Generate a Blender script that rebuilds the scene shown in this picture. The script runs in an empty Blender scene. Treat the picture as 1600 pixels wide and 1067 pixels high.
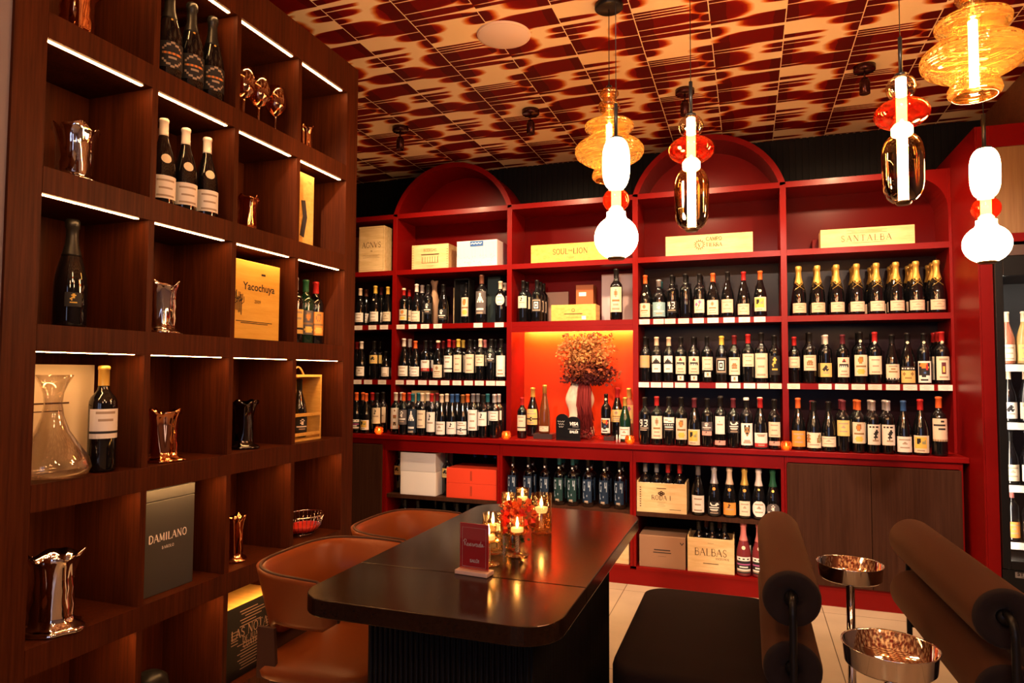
import bpy, math, random
import numpy as np
from mathutils import Matrix, Vector
random.seed(7)
S = bpy.context.scene
COL = S.collection
PI = math.pi

# ------------------------------------------------------------------ camera
FPX, YAW, PITCH, ROLL, HCAM = 1046.9, .3382, .0470, .0045, 1.3243
cy, sy = math.cos(YAW), math.sin(YAW)
FW = np.array([-sy*math.cos(PITCH), cy*math.cos(PITCH), math.sin(PITCH)])
RT0 = np.array([cy, sy, 0.]); UP0 = np.cross(RT0, FW)
RT = RT0*math.cos(ROLL)+UP0*math.sin(ROLL); UP = -RT0*math.sin(ROLL)+UP0*math.cos(ROLL)
cam = bpy.data.cameras.new('camera'); co = bpy.data.objects.new('camera', cam); COL.objects.link(co)
cam.sensor_width = 36; cam.lens = FPX/1600*36; cam.clip_start = .05
m = Matrix.Identity(4)
for i in range(3):
    m[i][0] = RT[i]; m[i][1] = UP[i]; m[i][2] = -FW[i]
m[2][3] = HCAM
co.matrix_world = m
S.camera = co

def P(px, py, **k):
    """point of the room seen at (px,py) on the plane x=, y= or z= (survey of the photograph)"""
    d = FW*FPX + RT*(px-800) - UP*(py-533.5)
    a, v = list(k.items())[0]; i = 'xyz'.index(a)
    o = np.array([0, 0, HCAM]); return o + (v-o[i])/d[i]*d
def PD(px, py, depth):
    d = FW*FPX + RT*(px-800) - UP*(py-533.5)
    return np.array([0, 0, HCAM]) + d/FPX*depth

# ------------------------------------------------------------------ world, view, room light
S.view_settings.view_transform = 'Standard'; S.view_settings.look = 'None'
S.view_settings.gamma = 1; S.view_settings.use_curve_mapping = False
S.view_settings.exposure = 0.7
W = bpy.data.worlds.new('world'); S.world = W; W.use_nodes = True
W.node_tree.nodes['Background'].inputs[0].default_value = (.62, .66, 1, 1)
W.node_tree.nodes['Background'].inputs[1].default_value = .045
S.cycles.use_denoising = True
S.cycles.max_bounces = 10; S.cycles.diffuse_bounces = 4; S.cycles.glossy_bounces = 5
S.cycles.transmission_bounces = 8; S.cycles.transparent_max_bounces = 24
S.cycles.sample_clamp_indirect = 6
S.cycles.caustics_reflective = False; S.cycles.caustics_refractive = False
LAMP = 34.0        # pendant glass
LED = 45.0         # led strips of the bookcase
SPOT = 66.0        # ceiling spots
def spot(loc, tgt, power, size=1.1, blend=.8, color=(1, .66, .36), r=.03):
    l = bpy.data.lights.new('spot_light', 'SPOT'); l.energy = power; l.color = color
    l.spot_size = size; l.spot_blend = blend; l.shadow_soft_size = r
    o = bpy.data.objects.new('spot_light', l); COL.objects.link(o); o.location = loc
    d = Vector(tgt)-Vector(loc); o.rotation_euler = d.to_track_quat('-Z', 'Y').to_euler()
    return o
SPOTX = [-2.09, -1.21, -.312, .58]
for x in SPOTX:
    spot((x, 3.80, 2.74), (x, 4.5, 1.45), SPOT, 2.3, 1.0)
# a second row of ceiling spots, above the table, aimed at the lower shelves
for x in (-1.15, -.45, .25, .95):
    spot((x, 1.15, 2.82), (x*1.25-.25, 4.4, 1.02), 150, .74, .55, (1, .76, .56))

# ------------------------------------------------------------------ materials
MATS = {}
def srgb(h):
    c = [int(h[i:i+2], 16)/255 for i in (0, 2, 4)]
    return tuple((v/12.92 if v <= .04045 else ((v+.055)/1.055)**2.4) for v in c)+(1,)
def mat(name, color=(.5, .5, .5, 1), rough=.5, metal=0, emis=None, estr=0, spec=.3, coat=0, coat_r=.1, bump=None, ior=1.5):
    if name in MATS: return MATS[name]
    if isinstance(color, str): color = srgb(color)
    if len(color) == 3: color = (*color, 1)
    m = bpy.data.materials.new(name); m.use_nodes = True
    b = m.node_tree.nodes['Principled BSDF']
    b.inputs['Base Color'].default_value = color; b.inputs['Roughness'].default_value = rough
    b.inputs['Metallic'].default_value = metal; b.inputs['Specular IOR Level'].default_value = spec
    b.inputs['Coat Weight'].default_value = coat; b.inputs['Coat Roughness'].default_value = coat_r
    b.inputs['IOR'].default_value = ior
    if emis is not None:
        b.inputs['Emission Color'].default_value = (*emis[:3], 1); b.inputs['Emission Strength'].default_value = estr
    MATS[name] = m; return m
def N(m, t, **k):
    n = m.node_tree.nodes.new(t)
    for a, v in k.items(): setattr(n, a, v)
    return n
def L(m, a, b): m.node_tree.links.new(a, b)
def math_n(m, op, a, b=None, c=None):
    n = N(m, 'ShaderNodeMath', operation=op)
    for i, v in enumerate((a, b, c)):
        if v is None: continue
        if isinstance(v, (int, float)): n.inputs[i].default_value = v
        else: L(m, v, n.inputs[i])
    return n.outputs[0]
def wood(name, c1, c2, scale=(55, 55, 2.2), rough=.45, coat=0, bump=.05, spec=.4, coat_r=.1):
    m = mat(name, c1, rough, coat=coat, spec=spec, coat_r=coat_r)
    b = m.node_tree.nodes['Principled BSDF']
    tc = N(m, 'ShaderNodeTexCoord'); mp = N(m, 'ShaderNodeMapping'); mp.inputs['Scale'].default_value = scale
    L(m, tc.outputs['Object'], mp.inputs[0])
    n = N(m, 'ShaderNodeTexNoise'); n.inputs['Scale'].default_value = 1.6; n.inputs['Detail'].default_value = 5; n.inputs['Roughness'].default_value = .65
    L(m, mp.outputs[0], n.inputs[0])
    n2 = N(m, 'ShaderNodeTexNoise'); n2.inputs['Scale'].default_value = .18; n2.inputs['Detail'].default_value = 2; L(m, mp.outputs[0], n2.inputs[0])
    s = math_n(m, 'ADD', math_n(m, 'MULTIPLY', n.outputs[0], .7), math_n(m, 'MULTIPLY', n2.outputs[0], .3))
    r = N(m, 'ShaderNodeValToRGB'); r.color_ramp.elements[0].position = .36; r.color_ramp.elements[1].position = .64
    r.color_ramp.elements[0].color = srgb(c1) if isinstance(c1, str) else (*c1[:3], 1)
    r.color_ramp.elements[1].color = srgb(c2) if isinstance(c2, str) else (*c2[:3], 1)
    L(m, s, r.inputs[0]); L(m, r.outputs[0], b.inputs['Base Color'])
    if bump:
        bp = N(m, 'ShaderNodeBump'); bp.inputs['Strength'].default_value = bump; bp.inputs['Distance'].default_value = .002
        L(m, n.outputs[0], bp.inputs['Height']); L(m, bp.outputs[0], b.inputs['Normal'])
    return m
def fabric(name, c, rough=.9, sc=900, sheen=.3, sheen_tint=(1, .6, .3, 1), bump=.25, det=2):
    m = mat(name, c, rough, spec=.2); b = m.node_tree.nodes['Principled BSDF']
    b.inputs['Sheen Weight'].default_value = sheen; b.inputs['Sheen Tint'].default_value = sheen_tint
    n = N(m, 'ShaderNodeTexNoise'); n.inputs['Scale'].default_value = sc; n.inputs['Detail'].default_value = det
    tc = N(m, 'ShaderNodeTexCoord'); L(m, tc.outputs['Object'], n.inputs[0])
    bp = N(m, 'ShaderNodeBump'); bp.inputs['Strength'].default_value = bump; bp.inputs['Distance'].default_value = .002
    L(m, n.outputs[0], bp.inputs['Height']); L(m, bp.outputs[0], b.inputs['Normal'])
    return m
def thin_glass(name, tint=(1, 1, 1, 1), gloss=(1, 1, 1, 1), refl=.12, rough=.02, grad=None, ribs=None, glow=None):
    """thin walled glass: tinted see-through plus a fresnel reflection"""
    m = bpy.data.materials.new(name); m.use_nodes = True; MATS[name] = m
    nt = m.node_tree; nt.nodes.clear()
    out = N(m, 'ShaderNodeOutputMaterial'); mx = N(m, 'ShaderNodeMixShader'); tr = N(m, 'ShaderNodeBsdfTransparent'); gl = N(m, 'ShaderNodeBsdfGlossy')
    tr.inputs[0].default_value = tint; gl.inputs[0].default_value = gloss; gl.inputs['Roughness'].default_value = rough
    lw = N(m, 'ShaderNodeLayerWeight'); lw.inputs[0].default_value = .35
    f = math_n(m, 'ADD', math_n(m, 'MULTIPLY', lw.outputs['Facing'], .55), refl)
    L(m, f, mx.inputs[0]); L(m, tr.outputs[0], mx.inputs[1]); L(m, gl.outputs[0], mx.inputs[2]); L(m, mx.outputs[0], out.inputs[0])
    if glow:      # glass that catches some of its own lamp's light
        tl = N(m, 'ShaderNodeBsdfTranslucent'); tl.inputs[0].default_value = (*glow[:3], 1); m2 = N(m, 'ShaderNodeMixShader'); m2.inputs[0].default_value = glow[3]
        L(m, tr.outputs[0], m2.inputs[1]); L(m, tl.outputs[0], m2.inputs[2]); L(m, m2.outputs[0], mx.inputs[1])
    if grad:      # two glass tints blown into one another along the height of the object
        tc = N(m, 'ShaderNodeTexCoord'); sp = N(m, 'ShaderNodeSeparateXYZ'); L(m, tc.outputs['Object'], sp.inputs[0])
        mr = N(m, 'ShaderNodeMapRange'); mr.inputs[1].default_value = grad[0]; mr.inputs[2].default_value = grad[1]; L(m, sp.outputs[2], mr.inputs[0])
        rp = N(m, 'ShaderNodeValToRGB'); rp.color_ramp.elements[0].color = grad[2]; rp.color_ramp.elements[1].color = grad[3]
        L(m, mr.outputs[0], rp.inputs[0]); L(m, rp.outputs[0], tr.inputs[0])
    if ribs:
        tc = N(m, 'ShaderNodeTexCoord'); wv = N(m, 'ShaderNodeTexWave', wave_type='BANDS', bands_direction='Z'); wv.inputs['Scale'].default_value = ribs
        wv.inputs['Distortion'].default_value = .9; wv.inputs['Detail'].default_value = 1
        L(m, tc.outputs['Object'], wv.inputs[0]); bp = N(m, 'ShaderNodeBump'); bp.inputs['Strength'].default_value = .8; bp.inputs['Distance'].default_value = .006
        L(m, wv.outputs[0], bp.inputs['Height']); L(m, bp.outputs[0], gl.inputs['Normal']); L(m, bp.outputs[0], lw.inputs['Normal'])
        cr = N(m, 'ShaderNodeValToRGB'); cr.color_ramp.elements[0].color = tuple(v*.72 for v in tint[:3])+(1,); cr.color_ramp.elements[1].color = tint
        L(m, wv.outputs[0], cr.inputs[0]); L(m, cr.outputs[0], tr.inputs[0])
    return m

M_RED = mat('red_lacquer', (.185, .0026, .0020), .34, spec=.16, coat=.03, coat_r=.15)
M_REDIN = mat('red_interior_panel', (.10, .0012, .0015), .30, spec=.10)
M_REDSHADE = mat('shaded_red_panel', (.016, .005, .008), .30, spec=.12)  # red lacquer backs with shade and cool reflections put into the colour
M_WALNUT = wood('walnut_veneer', (.036, .0068, .0015), (.088, .0172, .0036), (70, 70, 2.4), .5, spec=.12)
M_DOORW = wood('brown_wood_door', (.034, .012, .006), (.056, .021, .011), (60, 60, 2.), .55, spec=.08)
M_SOFFIT = wood('brown_wood_soffit', (.12, .035, .015), (.2, .07, .03), (3, 60, 60), .5)
M_PINE = wood('pine_crate_wood', (.62, .40, .17), (.80, .58, .30), (4, 30, 26), .55, bump=.02)
M_PINEY = wood('golden_crate_wood', (.62, .33, .06), (.78, .47, .12), (26, 6, 40), .5, bump=.02)
M_OAK = wood('dark_oak_table', (.008, .0035, .0018), (.019, .0075, .0035), (60, 3, 60), .17, bump=.05, spec=.26)
M_OAK.node_tree.nodes['Principled BSDF'].inputs['Specular Tint'].default_value = (1, .62, .40, 1)
M_FLUTE = mat('black_fluted_wood', (.007, .005, .004), .5, spec=.12)
M_BLACK = mat('black_metal', (.012, .011, .011), .35, metal=.3)
M_SLAT = mat('black_wall_paint', (.005, .0045, .005), .6, spec=.12)
M_GREY = mat('grey_plaster', (.22, .17, .18), .8)
M_GLASSB = mat('dark_bottle_glass', (.004, .004, .005), .045, spec=.75)
M_GLASSG = mat('green_bottle_glass', (.006, .028, .014), .05, spec=.75)
M_CHROME = mat('polished_chrome', (.82, .78, .75), .07, metal=1)
M_BRONZE = mat('polished_copper', (.80, .36, .16), .10, metal=1)
M_DKMET = mat('dark_nickel', (.10, .09, .09), .12, metal=1)
M_LEATH = fabric('tan_leather', (.21, .048, .010), .34, 260, .0, (1, .6, .3, 1), .10)
M_LEATHD = fabric('dark_leather_side', (.05, .017, .009), .5, 260, .1, (1, .6, .3, 1), .10)
M_SEAT = fabric('brown_bench_fabric', (.011, .004, .0025), .85, 700, .0)
M_BOLST = fabric('brown_velvet', (.050, .0125, .0035), .85, 700, .12, (1, .55, .25, 1))
M_BOLEND = fabric('charcoal_velvet', (.014, .008, .008), .85, 700, .1, (1, .8, .7, 1))
M_WHITE = mat('white_card', (.80, .74, .70), .6)
M_CREAM = mat('cream_card', (.78, .62, .42), .6)
M_TAG = mat('price_tag_paper', (.85, .76, .68), .5)
M_INK = mat('brown_ink', (.07, .028, .010), .7)
M_DARKINK = mat('dark_ink', (.03, .022, .02), .7)
M_OPAL = mat('opal_lamp_glass', (1, .9, .75), .3, emis=(1, .62, .30), estr=LAMP)
M_TUBE = mat('lit_tube', (1, .9, .75), .3, emis=(1, .60, .27), estr=LAMP*3)
M_TUBEA = mat('lit_amber_tube', (1, .9, .75), .3, emis=(1, .56, .22), estr=LAMP*6)
M_LED = mat('led_strip_light', (1, .9, .75), .3, emis=(1, .50, .17), estr=LED)
M_REDGL = thin_glass('ruby_red_glass', (.62, .06, .015, 1), (1, .5, .3, 1), .10, glow=(.8, .02, .004, .035))
M_SMOKE = thin_glass('smoked_glass', (.5, .40, .32, 1), (1, .9, .8, 1), .10, grad=(.02, .22, (.10, .07, .06, 1), (.95, .60, .24, 1)))
M_SMOKE2 = thin_glass('smoked_glass_ball', (.70, .58, .46, 1), (1, .9, .8, 1), .10)
M_AMBER = thin_glass('amber_ribbed_glass', (.96, .66, .28, 1), (1, .8, .5, 1), .22, .04, ribs=18, glow=(1, .50, .10, .09))
M_CLEAR = thin_glass('clear_glass', (.96, .95, .93, 1), (1, 1, 1, 1), .06)
M_AMBCL = thin_glass('candle_glass', (1, .90, .72, 1), (1, .9, .7, 1), .08)
M_PANE = thin_glass('fridge_pane', (.93, .93, .93, 1), (1, 1, 1, 1), .02)
M_WINEGL = thin_glass('tinted_wine_glass', (.86, .62, .48, 1), (1, .8, .65, 1), .14, .03)
M_CLRB = thin_glass('dark_clear_bottle', (.42, .50, .58, 1), (.9, .95, 1, 1), .14)
M_WAX = mat('white_wax', (.95, .8, .6), .4, emis=(1, .55, .2), estr=1.2)
M_FLAME = mat('candle_flame', (1, .6, .2), .4, emis=(1, .50, .14), estr=75)

# ------------------------------------------------------------------ mesh helpers
class MB:
    def __init__(s): s.v = []; s.f = []; s.mi = []; s.sm = []
    def add(s, vs, fs, mi=0, smooth=False):
        o = len(s.v); s.v += [tuple(map(float, v)) for v in vs]
        for f in fs: s.f.append([o+i for i in f]); s.mi.append(mi); s.sm.append(smooth)
        return s
    def box(s, x0, x1, y0, y1, z0, z1, mi=0):
        return s.add([(x0,y0,z0),(x1,y0,z0),(x1,y1,z0),(x0,y1,z0),(x0,y0,z1),(x1,y0,z1),(x1,y1,z1),(x0,y1,z1)],
              [(0,3,2,1),(4,5,6,7),(0,1,5,4),(1,2,6,5),(2,3,7,6),(3,0,4,7)], mi)
    def lathe(s, prof, seg=20, c=(0,0,0), mi=0, smooth=True, caps=True, wob=None):
        vs = []; fs = []
        n = len(prof)
        for j, (r, z) in enumerate(prof):
            for i in range(seg):
                a = 2*PI*i/seg; rr = r if wob is None else r*wob(a, j)[0]; dz = 0 if wob is None else wob(a, j)[1]
                vs.append((c[0]+rr*math.cos(a), c[1]+rr*math.sin(a), c[2]+z+dz))
        for j in range(n-1):
            for i in range(seg):
                k = (i+1) % seg; fs.append((j*seg+i, j*seg+k, (j+1)*seg+k, (j+1)*seg+i))
        if caps:
            if prof[0][0] > 1e-5: fs.append(tuple(reversed(range(seg))))
            if prof[-1][0] > 1e-5: fs.append(tuple(range((n-1)*seg, n*seg)))
        return s.add(vs, fs, mi, smooth)
    def tube(s, pts, r, seg=8, mi=0, closed=False, caps=True):
        pts = [Vector(p) for p in pts]; n = len(pts); vs = []; fs = []
        rs = r if isinstance(r, (list, tuple)) else [r]*n
        up = None
        for i, p in enumerate(pts):
            a = pts[(i-1) % n] if (closed or i > 0) else p; b = pts[(i+1) % n] if (closed or i < n-1) else p
            t = (b-a).normalized()
            if up is None: up = t.orthogonal().normalized()
            up = (up - t*up.dot(t)).normalized(); w = t.cross(up)
            for k in range(seg):
                q = 2*PI*k/seg; vs.append(p+(up*math.cos(q)+w*math.sin(q))*rs[i])
        for i in range(n if closed else n-1):
            j = (i+1) % n
            for k in range(seg):
                l = (k+1) % seg; fs.append((i*seg+k, i*seg+l, j*seg+l, j*seg+k))
        if caps and not closed: fs.append(tuple(reversed(range(seg)))); fs.append(tuple(range((n-1)*seg, n*seg)))
        return s.add(vs, fs, mi, True)
    def prism(s, poly, z0, z1, mi=0, axis='z'):
        n = len(poly)
        def q(a, b, c): return {'z': (a, b, c), 'y': (a, c, b), 'x': (c, a, b)}[axis]
        vs = [q(a, b, z0) for a, b in poly]+[q(a, b, z1) for a, b in poly]
        fs = [tuple(reversed(range(n))), tuple(range(n, 2*n))]+[(i, (i+1) % n, n+(i+1) % n, n+i) for i in range(n)]
        return s.add(vs, fs, mi)
    def mesh(s, name, mats, smooth=None):
        me = bpy.data.meshes.new(name); me.from_pydata(s.v, [], s.f)
        for m_ in (mats if isinstance(mats, (list, tuple)) else [mats]): me.materials.append(m_)
        me.polygons.foreach_set('material_index', s.mi); me.polygons.foreach_set('use_smooth', s.sm)
        me.update(); return me
def link(name, me, parent=None, loc=None, rz=None):
    o = bpy.data.objects.new(name, me); COL.objects.link(o)
    if parent is not None: o.parent = parent
    if loc is not None: o.location = loc
    if rz is not None: o.rotation_euler[2] = rz
    return o
def obj(name, mb, mats, parent=None, loc=None, rz=None, bevel=0, bseg=2, fix=True, label=None):
    me = mb.mesh(name, mats)
    o = link(name, me, parent, loc, rz)
    if fix:
        import bmesh
        bm = bmesh.new(); bm.from_mesh(me); bmesh.ops.recalc_face_normals(bm, faces=bm.faces); bm.to_mesh(me); bm.free()
    if bevel:
        b = o.modifiers.new('bevel', 'BEVEL'); b.width = bevel; b.segments = bseg; b.limit_method = 'ANGLE'; b.angle_limit = .7
    if label: o['label'] = label
    return o
def tag(o, label, cat, group=None, kind=None):
    o['label'] = label; o['category'] = cat
    if group: o['group'] = group
    if kind: o['kind'] = kind
    return o
def thing(name, label, cat, loc=(0,0,0), rz=0, group=None):
    o = bpy.data.objects.new(name, None); COL.objects.link(o); o.location = tuple(map(float, loc)); o.rotation_euler = (0,0,rz)
    o.empty_display_size = .05
    return tag(o, label, cat, group)
def struct(name, mb, mats, bevel=0):
    o = obj(name, mb, mats, bevel=bevel); o['kind'] = 'structure'; return o

# ------------------------------------------------------------------ lettering: stroke serif alphabet and plain font
SER = {  # strokes on a 1 x 1 cell: (polyline, weight 1 thick / 0 thin), width first
'A': (.95, [([(.08,0),(.47,1)],0), ([(.47,1),(.87,0)],1), ([(.22,.36),(.73,.36)],0)], [(.08,0),(.87,0)]),
'B': (.8, [([(.18,0),(.18,1)],1), ([(.18,1),(.5,1),(.66,.9),(.66,.66),(.5,.54),(.18,.54)],0), ([(.18,.54),(.55,.54),(.75,.42),(.75,.14),(.55,0),(.18,0)],.5)], [(.18,0),(.18,1)]),
'C': (.85, [([(.8,.8),(.6,.98),(.35,.98),(.12,.72),(.12,.28),(.35,.02),(.6,.02),(.82,.2)],.6)], []),
'D': (.9, [([(.18,0),(.18,1)],1), ([(.18,1),(.52,1),(.8,.75),(.8,.25),(.52,0),(.18,0)],.6)], [(.18,0),(.18,1)]),
'E': (.75, [([(.18,0),(.18,1)],1), ([(.18,1),(.68,1),(.68,.86)],0), ([(.18,.52),(.56,.52)],0), ([(.18,0),(.7,0),(.7,.15)],0)], [(.18,0),(.18,1)]),
'F': (.7, [([(.18,0),(.18,1)],1), ([(.18,1),(.66,1),(.66,.86)],0), ([(.18,.52),(.54,.52)],0)], [(.18,0),(.18,1)]),
'G': (.9, [([(.8,.8),(.6,.98),(.35,.98),(.12,.72),(.12,.28),(.35,.02),(.62,.02),(.8,.12),(.8,.42)],.6), ([(.6,.42),(.9,.42)],0)], []),
'H': (.95, [([(.18,0),(.18,1)],1), ([(.78,0),(.78,1)],1), ([(.18,.5),(.78,.5)],0)], [(.18,0),(.18,1),(.78,0),(.78,1)]),
'I': (.42, [([(.21,0),(.21,1)],1)], [(.21,0),(.21,1)]),
'J': (.55, [([(.38,1),(.38,.15),(.22,0),(.06,.08)],.8)], [(.38,1)]),
'K': (.9, [([(.18,0),(.18,1)],1), ([(.75,1),(.18,.42)],0), ([(.35,.58),(.8,0)],1)], [(.18,0),(.18,1),(.75,1),(.8,0)]),
'L': (.72, [([(.18,0),(.18,1)],1), ([(.18,0),(.68,0),(.68,.18)],0)], [(.18,0),(.18,1)]),
'M': (1.1, [([(.14,0),(.18,1)],0), ([(.18,1),(.54,.1)],1), ([(.54,.1),(.9,1)],0), ([(.9,1),(.93,0)],1)], [(.14,0),(.18,1),(.93,0),(.9,1)]),
'N': (.98, [([(.16,0),(.16,1)],0), ([(.16,1),(.82,0)],1), ([(.82,0),(.82,1)],0)], [(.16,0),(.16,1),(.82,1)]),
'O': (.95, [([(.47,1),(.2,.87),(.1,.5),(.2,.13),(.47,0),(.75,.13),(.85,.5),(.75,.87),(.47,1)],.6)], []),
'P': (.75, [([(.18,0),(.18,1)],1), ([(.18,1),(.52,1),(.7,.88),(.7,.6),(.52,.48),(.18,.48)],.4)], [(.18,0),(.18,1)]),
'R': (.85, [([(.18,0),(.18,1)],1), ([(.18,1),(.52,1),(.7,.88),(.7,.62),(.52,.5),(.18,.5)],.3), ([(.45,.5),(.82,0)],1)], [(.18,0),(.18,1),(.82,0)]),
'S': (.7, [([(.6,.82),(.5,.97),(.28,.98),(.12,.82),(.14,.62),(.56,.38),(.62,.18),(.48,.02),(.25,.02),(.1,.2)],.5)], []),
'T': (.85, [([(.42,0),(.42,1)],1), ([(.06,.84),(.06,1),(.78,1),(.78,.84)],0)], [(.42,0)]),
'U': (.92, [([(.16,1),(.16,.25),(.32,.02),(.6,.02),(.76,.25),(.76,1)],.6)], [(.16,1),(.76,1)]),
'V': (.92, [([(.08,1),(.46,0)],1), ([(.46,0),(.84,1)],0)], [(.08,1),(.84,1)]),
'Y': (.9, [([(.08,1),(.44,.48)],1), ([(.82,1),(.44,.48),(.44,0)],.3)], [(.08,1),(.82,1),(.44,0)]),
' ': (.45, [], []), "'": (.25, [([(.12,1),(.08,.75)],.5)], []), '&': (.9, [([(.8,0),(.25,.75),(.4,1),(.58,.8),(.15,.3),(.3,0),(.6,.05),(.8,.4)],.4)], []),
}
def ribbon(mb, pts, w, T, mi=0):
    pts = [Vector((p[0], p[1])) for p in pts]; n = len(pts); L_ = []; R_ = []
    for i in range(n):
        a = pts[max(i-1, 0)]; b = pts[min(i+1, n-1)]; t = (b-a)
        if t.length < 1e-9: t = Vector((1, 0))
        t.normalize(); nn = Vector((-t.y, t.x))*w/2
        L_.append(T(*(pts[i]+nn))); R_.append(T(*(pts[i]-nn)))
    vs = L_+R_
    mb.add(vs, [(i, i+1, n+i+1, n+i) for i in range(n-1)], mi)
def serif_text(mb, text, h, T, track=.06, bold=1., align='c', mi=0, serifs=True):
    wd = sum(SER[c][0]+track for c in text)*h*.86
    x = {'c': -wd/2, 'l': 0, 'r': -wd}[align]
    for c in text:
        adv, st, sf = SER[c]
        for pl, wt in st:
            ribbon(mb, [(x+p[0]*h*.86, p[1]*h) for p in pl], h*(.06+.09*wt)*bold, T, mi)
        if serifs:
            for p in sf: ribbon(mb, [(x+(p[0]-.1)*h*.86, p[1]*h), (x+(p[0]+.1)*h*.86, p[1]*h)], h*.05*bold, T, mi)
        x += (adv+track)*h*.86
    return wd
_dg = None
def font_pts(text, size, bold=0, shear=0, align='CENTER', spacing=1):
    c = bpy.data.curves.new('text', 'FONT'); c.body = text; c.size = size; c.align_x = align; c.offset = bold; c.shear = shear; c.space_character = spacing
    c.resolution_u = 3
    o = bpy.data.objects.new('text', c); COL.objects.link(o)
    bpy.context.view_layer.update()
    me = bpy.data.meshes.new_from_object(o.evaluated_get(bpy.context.evaluated_depsgraph_get()))
    vs = [tuple(v.co) for v in me.vertices]; fs = [tuple(p.vertices) for p in me.polygons]
    bpy.data.objects.remove(o); bpy.data.curves.remove(c); bpy.data.meshes.remove(me)
    return vs, fs
def font_text(mb, text, size, T, mi=0, **k):
    vs, fs = font_pts(text, size, **k)
    mb.add([T(v[0], v[1]) for v in vs], fs, mi)
def Ty(cx, y, cz):   # on a face looking towards -y (x to the right)
    return lambda a, b: (cx+a, y, cz+b)
def Tx(x, cy_, cz):   # on a face looking towards +x (to the right is +y)
    return lambda a, b: (x, cy_+a, cz+b)

# ------------------------------------------------------------------ room shell
ZC = 2.90; YB = 4.80
XW, XR, XRW = -3.5, 1.37, 3.2
def floor_mat():
    m = mat('beige_floor_tiles', (.55, .40, .28), .32, coat=.15, coat_r=.15); b = m.node_tree.nodes['Principled BSDF']
    g = N(m, 'ShaderNodeNewGeometry'); mp = N(m, 'ShaderNodeMapping'); mp.inputs['Location'].default_value = (.174, -3.05, 0)
    L(m, g.outputs['Position'], mp.inputs[0])
    br = N(m, 'ShaderNodeTexBrick'); br.offset = 0; br.inputs['Scale'].default_value = 1; br.inputs['Mortar Size'].default_value = .0022
    br.inputs['Brick Width'].default_value = .557; br.inputs['Row Height'].default_value = 1.114; br.inputs['Mortar Smooth'].default_value = .1
    br.inputs['Color1'].default_value = (.60, .46, .32, 1); br.inputs['Color2'].default_value = (.56, .43, .30, 1); br.inputs['Mortar'].default_value = (.12, .08, .05, 1)
    L(m, mp.outputs[0], br.inputs[0])
    n = N(m, 'ShaderNodeTexNoise'); n.inputs['Scale'].default_value = 5; n.inputs['Detail'].default_value = 6
    L(m, g.outputs['Position'], n.inputs[0])
    mx = N(m, 'ShaderNodeMixRGB', blend_type='MULTIPLY'); mx.inputs[0].default_value = .35; L(m, br.outputs[0], mx.inputs[1]); L(m, n.outputs[0], mx.inputs[2])
    L(m, mx.outputs[0], b.inputs['Base Color']); return m
struct('floor', MB().box(XW, XRW, -3, YB, -.1, 0), floor_mat())

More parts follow.
